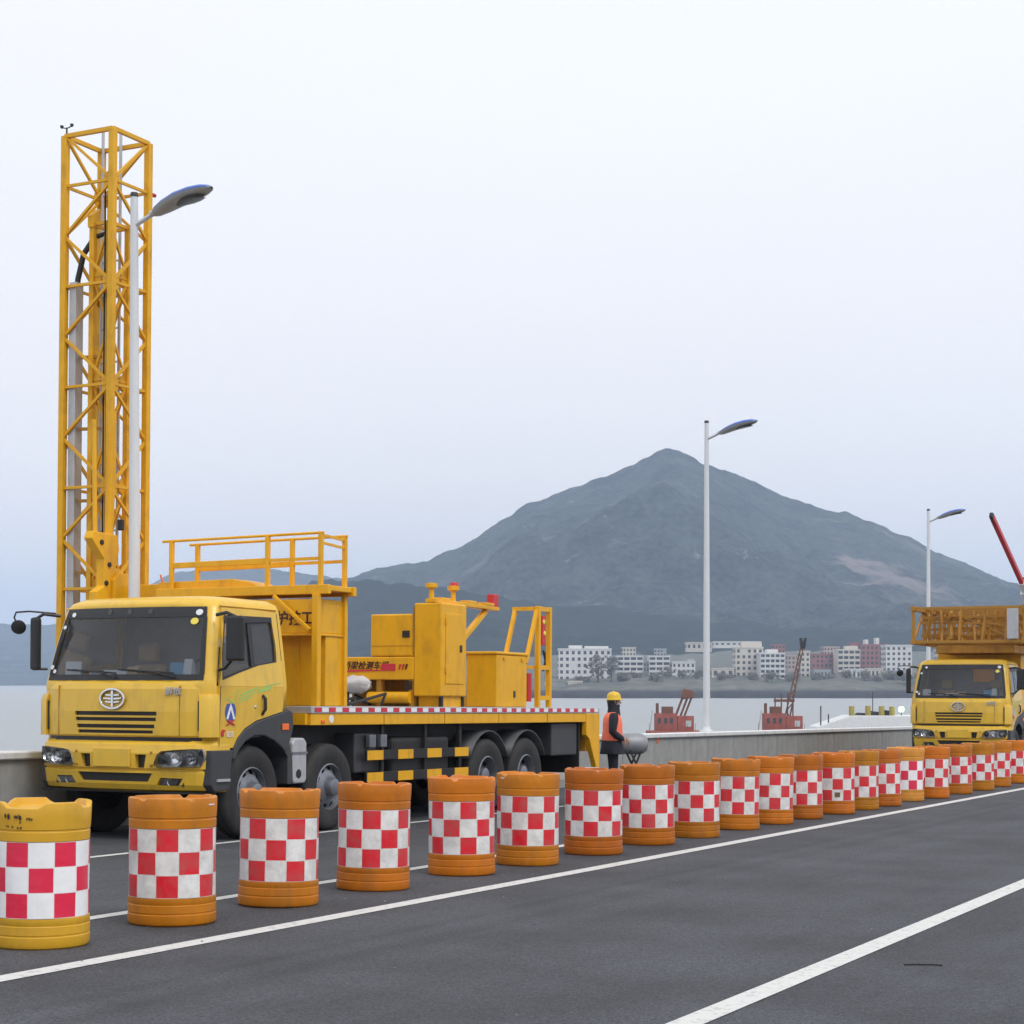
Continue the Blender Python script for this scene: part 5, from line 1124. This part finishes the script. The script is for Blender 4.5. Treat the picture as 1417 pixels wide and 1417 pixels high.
building(786, 806, 944, 960, 955, 8, M_BC, 'small pale hut at the water below the large white block', 2, 1)
building(854, 890, 909, 938, 1010, 14, M_BW, 'white block with open galleries next to the large white block', 4, 4, 'gal')
building(890, 899, 916, 938, 1014, 12, M_BG, 'narrow grey link between two white gallery blocks', 2, 3)
building(898, 927, 909, 937, 1012, 14, M_BW, 'white block with long dark gallery bands by the shrub slope', 3, 4, 'gal')
building(930, 962, 917, 941, 1005, 12, M_BW, 'low white house with two rows of windows behind the street lamp', 5, 3, roof=((.7, .98, 1.6, M_BG),))
building(985, 1016, 926, 947, 1000, 12, M_BC, 'low cream house with few windows left of the stepped cream block', 3, 2)
building(1018, 1056, 897, 937, 1005, 16, M_BC, 'tall cream block with stepped top beside the barge crane', 5, 5, roof=((.25, .98, 3.4, M_BC),))
building(1052, 1086, 905, 941, 990, 16, M_BW, 'white terraced block with stepped balconies on the far shore', 5, 5, 'gal', roof=((.3, .75, 2.2, M_BW),))
building(1108, 1121, 902, 938, 1012, 12, M_BC, 'slender cream tower house with one column of windows', 2, 5)
building(1123, 1158, 906, 930, 1040, 14, M_BR, 'dull red block with a pale roofline on the far shore', 6, 4)
building(1159, 1190, 900, 930, 1025, 14, M_BC, 'cream block with gallery bands beside the red houses', 4, 4, 'gal', roof=((.4, .95, 2.2, M_BC),))
building(1192, 1228, 893, 928, 1045, 14, M_BR, 'tall dark red block with white roof tanks on the far shore', 6, 5, roof=((.18, .3, 3, M_BW), (.6, .72, 4, M_BW)))
building(1226, 1262, 894, 930, 1015, 14, M_BW, 'white block with grey window bays partly behind the parked truck', 5, 5)
building(1300, 1345, 900, 935, 1020, 14, M_BW, 'white block on the shore hidden behind the truck with folded mast', 5, 5)
building(988, 1052, 889, 893.5, 1120, 10, M_BW, 'long low white hut on the slope above the cream block', 8, 1)
building(950, 985, 890, 899, 1140, 10, M_BC, 'faint cream house on the wooded slope behind the lamp post', 5, 1)
M_BP = mat('pale_pink_wall', (.46, .36, .33), .8, var=.1, scale=.12)
MORE = [(862, 880, 897, 908, 1110, M_BC, 'upper cream house above the first gallery block', 4, 2), (905, 922, 899, 908, 1120, M_BG, 'upper grey house above the banded gallery block', 4, 2), (1068, 1086, 893, 903, 1100, M_BR, 'upper red house above the terraced block', 4, 2),
        (1090, 1106, 908, 926, 1060, M_BP, 'pale pink house left of the slender tower house', 3, 3), (1126, 1150, 928, 938, 1000, M_BG, 'low grey shed below the dull red block', 5, 1), (1140, 1162, 896, 906, 1110, M_BP, 'upper pink house above the dull red block', 5, 2),
        (1168, 1196, 927, 940, 995, M_BW, 'low white shed below the cream gallery block', 5, 1), (1200, 1222, 926, 938, 1000, M_BC, 'low cream shed below the dark red block', 4, 1), (1232, 1258, 929, 942, 990, M_BG, 'low grey shed below the bay-windowed block', 4, 1), (1176, 1190, 890, 900, 1120, M_BR, 'upper red house above the cream gallery block', 3, 2)]
for u0, u1, vt, vb, D, m_, lb, c_, r_ in MORE: building(u0, u1, vt, vb, D, 9, m_, lb, c_, r_, turn=random.uniform(-.15, .15))
# bare grey-brown trees in front of the houses
M_TW = mat('trunk_bark', (.09, .075, .06), .9); M_TC = mat('dry_grey_green_foliage', (.19, .18, .15), .9, var=.35, scale=.9)
def tree(u, v, D, h, wd, label, seed):
    rnd = random.Random(seed); b = far(u, v, D); t = thing('tree', b, label, 'tree', 'trees along the far shore', bridge=False)
    tm = MB().tube([(0, 0, -1.5), (.1, .1, h * .3), (0, .2, h * .6)], [h * .035, h * .028, h * .012], 7)
    tr_ = part('trunk', tm, M_TW, t)
    for k in range(5):
        a = rnd.uniform(0, 6.28); part('limb', MB().tube([(.05, .1, h * (.25 + .07 * k)), (wd * .3 * math.cos(a), wd * .3 * math.sin(a), h * (.5 + .08 * k))], [h * .014, h * .005], 5), M_TW, tr_)
    mb = MB(); cl = [(rnd.gauss(0, wd * .22), rnd.gauss(0, wd * .22), h * rnd.uniform(.35, .92), wd * rnd.uniform(.10, .2)) for _ in range(24)]
    for (cx_, cy_, cz_, r_) in cl:
        for _ in range(34):
            d_ = Vector((rnd.gauss(0, 1), rnd.gauss(0, 1), rnd.gauss(0, .8))).normalized() * r_ * rnd.uniform(.5, 1.1); c_ = Vector((cx_, cy_, cz_)) + d_
            a_ = Vector((rnd.gauss(0, 1), rnd.gauss(0, 1), rnd.gauss(0, 1))).normalized() * r_ * .22; b_ = a_.cross(Vector((rnd.gauss(0, 1), rnd.gauss(0, 1), 1))).normalized() * r_ * .18
            mb.poly([c_ - a_ - b_, c_ + a_ - b_, c_ + a_ + b_, c_ - a_ + b_], [(0, 1, 2, 3)])
    cr = part('crown', mb, M_TC, t); cr['kind'] = 'stuff'
TL = [(828, 951, 958, 18, 11, 'broad grey tree standing right before the large white block'), (846, 950, 962, 17, 9, 'tall grey tree at the corner of the large white block')]
for i, (u, v, D, h, wd, lb) in enumerate(TL): tree(u, v, D, h, wd, lb, 40 + i)
SHRUB = ['small pale waterside hut', 'white gallery block beside the big block', 'right end of the first gallery block', 'left end of the banded gallery block', 'right end of the banded gallery block', 'low white house', 'grey end of the low white house', 'left half of the low cream house', 'right half of the low cream house', 'tall cream block',
         'white terraced block', 'gap before the slender tower house, farther tree', 'slender tower house', 'left part of the dull red block', 'right part of the dull red block', 'cream gallery block by the red houses', 'left edge of the dark red block', 'middle of the dark red block', 'white bay-windowed block', 'right edge of the bay-windowed block']
for i, u in enumerate((806, 862, 884, 905, 922, 944, 966, 996, 1008, 1040, 1068, 1094, 1101, 1130, 1148, 1172, 1196, 1212, 1236, 1256)):
    rnd = random.Random(u); tree(u, 945 + rnd.uniform(-4, 4), 968 + rnd.uniform(-6, 20), rnd.uniform(3.5, 7.5), rnd.uniform(6, 10), 'low grey-green shrub tree growing below the ' + SHRUB[i], 60 + i)
# ================================================================== WORK BOATS
M_BRED = mat('barge_red_paint', (.30, .075, .055), .7, var=.3, scale=.9, dirt=.8, dcol=(.20, .11, .09)); M_BRUST = mat('barge_rusty_brown', (.16, .07, .045), .8, var=.25, scale=.8)
def barge(u, D, label, tall):
    p_ = CAM + FWD * D + RGT * ((u - CX) / F_PX * D)
    t = thing('crane_barge', (p_.x, p_.y, SEA_Z), label, 'barge', 'red work barges on the water', bridge=False); t.rotation_euler.z = PHI - R(90); t.scale = (.62, .7, .92)
    part('hull', MB().prism([(-5.5, -.8), (5.0, -.8), (6.2, 2.0), (6.0, 2.3), (-6.0, 2.3), (-6.0, .2)], 'Y', -2.4, 2.4), M_BRED, t, .1)
    hs = part('deckhouse', MB().box(-4.2, .6, -1.7, 1.7, 2.3, 4.9), M_BRED, t, .06)
    part('deckhouse_top', MB().box(-2.6, -.2, -1.2, 1.2, 4.9, 5.9), M_BRUST, hs, .05)
    for k, x in enumerate((-3.3, -1.9, -.6)): part('window', MB().box(x - .35, x + .35, -1.75, -1.68, 3.4, 4.2), M_WIN, hs)
    wn = part('winch_house', MB().box(.7, 4.4, -1.5, 1.5, 2.3, 4.5), M_BRED, t, .06)
    for k in range(7): part('rail_post', MB().bar((-5.6 + k * 1.7, -2.2, 2.3), (-5.6 + k * 1.7, -2.2, 3.4), .08), M_BRUST, t)
    part('funnel', MB().tube([(-3.6, .4, 4.9), (-3.6, .4, 6.4)], .35, 10), M_BRUST, t)
    part('deck_pipe', MB().tube([(-5.4, -1.2, 2.4), (-4.8, -1.4, 5.4)], .12, 8), M_GALV, t)
    part('winch_panel', MB().box(2.6, 3.8, -1.56, -1.5, 2.9, 3.8), M_GALV, wn)
    if not tall:
        for x in (1.9, 3.0, 3.9): part('gantry_leg', MB().bar((x - 1.6, -.6 + .2 * x, 4.2), (x + .3, 0, 7.6), .42), M_BRUST, t)
        part('gantry_head', MB().prism([(1.6, 7.4), (2.2, 7.0), (4.6, 7.2), (4.4, 8.3), (2.2, 8.6)], 'Y', -.8, .8), M_BRUST, t, .15)
    else:
        for x, h in ((-1.6, 7.2), (-.2, 7.8), (1.2, 8.0), (2.4, 7.6)): part('post', MB().bar((x, 0, 2.3), (x + .1, 0, h), .28), M_BRUST, t)
        part('post_beam', MB().box(-1.8, 2.8, -.3, .3, 6.6, 7.0), M_BRUST, t)
        # lattice derrick
        A = [Vector((1.2 + dx, dy, 4.2)) for dx in (-.55, .55) for dy in (-.5, .5)]; B = [Vector((4.6 + dx * .5, dy * .5, 15.2)) for dx in (-.55, .55) for dy in (-.5, .5)]
        ps = [part('derrick_post', MB().bar(a, b, .16), M_BRUST, t) for a, b in zip(A, B)]
        for k in range(10):
            f0, f1 = k / 10, (k + 1) / 10
            for i, j in ((0, 1), (2, 3), (0, 2), (1, 3)):
                a, b = (i, j) if k % 2 else (j, i); bar_part('brace', A[a].lerp(B[a], f0), A[b].lerp(B[b], f1), .1, .1, M_BRUST, ps[i])
        part('derrick_head', MB().prism([(4.2, 14.6), (5.1, 14.6), (5.5, 16.2), (5.0, 16.2), (4.65, 15.3), (4.4, 16.2), (3.9, 16.2)], 'Y', -.5, .5), M_CHASSIS, t)
    return t
barge(932, 250, 'small red work barge with short rusty gantry right beside the lamp post', False)
barge(1082, 250, 'red work barge carrying a tall rusty lattice derrick', True)
# pale pontoon with yellow drums
pn = CAM + FWD * 262 + RGT * ((1240 - CX) / F_PX * 262)
t = thing('pontoon', (pn.x, pn.y, SEA_Z), 'long pale pontoon barge lying on the water left of the folded mast truck', 'pontoon', bridge=False); t.rotation_euler.z = PHI - R(90)
part('hull', MB().prism([(-9.0, -.8), (11, -.8), (12, 4.0), (-7.2, 4.0), (-12.0, 2.4), (-12.4, 1.6)], 'Y', -3.5, 3.5), M_COPE, t, .1)
for x, h in ((-11.4, 2.8), (-10.3, 1.6)): part('mooring_post', MB().tube([(x, -2.8, 2.2), (x, -2.8, 2.6 + h)], .10, 8), M_DARK, t)
part('flag_mast', MB().tube([(-3.6, -1, 4.0), (-3.6, -1, 7.4)], .07, 6), M_DARK, t)
for i, (x, h) in enumerate(((-6.9, 1.35), (-4.55, 1.4), (-2.6, 1.35), (-1.1, 1.3))):
    q = t.matrix_basis.copy(); bx_ = Matrix.Translation(t.location) @ Matrix.Rotation(t.rotation_euler.z, 4, 'Z') @ Vector((x, -2.4, 4.0))
    o = part('oil_drum', MB().lathe([(0, 0), (.38, 0), (.40, .06), (.40, h * .33), (.42, h * .34), (.40, h * .36), (.40, h * .66), (.42, h * .67), (.40, h * .69), (.40, h - .04), (.36, h), (0, h)], 18, 'Z'), mat('drum_olive_yellow', (.36, .29, .06), .6, var=.2, scale=2), None, smooth=30)
    o.location = bx_; tag(o, 'olive yellow drum on the pale pontoon, %s from the green lantern' % ('fourth', 'third', 'second', 'nearest')[i], 'drum', 'drums on the pontoon')
for i, (x, w_, h) in enumerate(((-5.5, .8, .35), (-4.0, .5, .6), (-3.2, .6, .5), (-1.9, .7, .7))):
    bx_ = Matrix.Translation(t.location) @ Matrix.Rotation(t.rotation_euler.z, 4, 'Z') @ Vector((x, -1.2, 4.0))
    o = part('equipment_crate', MB().prism([(-w_, 0), (w_, 0), (w_ * .8, h), (-w_ * .5, h * 1.2)], 'Y', -.5, .5), M_DARK, None, .05); o.location = bx_; o.rotation_euler.z = t.rotation_euler.z; tag(o, 'dark heap of gear on the pale pontoon, ' + ('low flat one by the end drum', 'narrow one at the third drum', 'one under the thin flag mast', 'one next to the lantern')[i], 'gear', 'gear on the pontoon')
bx_ = Matrix.Translation(t.location) @ Matrix.Rotation(t.rotation_euler.z, 4, 'Z') @ Vector((.2, -2.6, 4.0))
t = thing('signal_lantern', bx_, 'bright green signal lantern on the pontoon beside the truck', 'lantern', bridge=False)
part('lantern_post', MB().tube([(0, 0, 0), (0, 0, .5)], .07, 8), M_DARK, t)
part('lantern_glass', MB().lathe([(0, .48), (.34, .56), (.42, .9), (.34, 1.24), (0, 1.3)], 16, 'Z'), mat('green_lantern_glow', (.3, .9, .3), .3, emit=(.45, 1.0, .40, 3.0)), t, smooth=True)

# ================================================================== LEFTOVERS ON THE ROAD
o = part('rubber_scrap', MB().prism([(-.30, -.03), (-.16, .03), (-.04, .045), (.10, .02), (.22, .03), (.36, -.02), (.34, -.035), (.2, .005), (.06, -.01), (-.06, .005), (-.16, -.03), (-.27, -.06)], 'Z', .004, .022), mat('worn_rubber', (.03, .03, .032), .8), None); o.location = (11.2, 2.86, 0); o.rotation_euler.z = R(-70); o.scale = (.36, .5, .4); tag(o, 'thin black rubber scrap lying on the near lane', 'scrap'); ON_BRIDGE.append(o)
sk = MB(); rings = []
for i, (zz, r) in enumerate(((.0, .30), (.12, .36), (.3, .32), (.45, .22), (.55, .12), (.62, .16))):
    rings.append([(r * math.cos(a) * (1 + .15 * math.sin(3 * a + i)), r * .8 * math.sin(a) * (1 + .12 * math.sin(4 * a + i * 2)), zz) for a in [2 * PI * j / 18 for j in range(18)]])
o = part('white_sack', sk.loft(rings), M_SACK, None, smooth=60); o.location = (26.2, 12.0, 0); tag(o, 'tied greyish white sack standing on the road by the truck tail', 'sack'); ON_BRIDGE.append(o)

rg_ = random.Random(5); gm = MB()
for k in range(2600):
    x = rg_.uniform(4, 40); y = rg_.choice((rg_.gauss(8.2, .55), rg_.gauss(12.2, .5), rg_.uniform(2, 12), rg_.gauss(15.0, .12))); r_ = rg_.uniform(.003, .011) if k % 12 else rg_.uniform(.010, .022)
    if y > 15.15: continue
    a_ = rg_.uniform(0, 6.28); pt = [(x + r_ * math.cos(a_ + q * 2.09), y + r_ * math.sin(a_ + q * 2.09) * rg_.uniform(.6, 1.2), .001) for q in range(3)] + [(x, y, r_ * rg_.uniform(.5, 1.0))]
    gm.poly(pt, [(0, 1, 3), (1, 2, 3), (2, 0, 3)])
o = part('grit', gm, mat('road_grit', (.17, .16, .15), .9, var=.4, scale=8), None); tag(o, 'loose grit scattered over the asphalt', 'grit', kind='stuff'); ON_BRIDGE.append(o)
# ------------------------------------------------------------------ the bridge follows its gentle fall
for o in ON_BRIDGE: o.matrix_basis = TILT @ o.matrix_basis
# ------------------------------------------------------------------ haze over the bay
hz = part('haze', MB().box(-1500, 8500, -2500, 7500, SEA_Z - 1, SEA_Z + 470), None)
m = bpy.data.materials.new('haze_air'); m.use_nodes = True; n = m.node_tree.nodes; l = m.node_tree.links; n.remove(n['Principled BSDF'])
pv = n.new('ShaderNodeVolumePrincipled'); pv.inputs['Color'].default_value = (.60, .755, 1.0, 1); pv.inputs['Density'].default_value = .000185; pv.inputs['Anisotropy'].default_value = 0.0
l.new(pv.outputs[0], n['Material Output'].inputs['Volume']); hz.data.materials.append(m); tag(hz, kind='stuff')
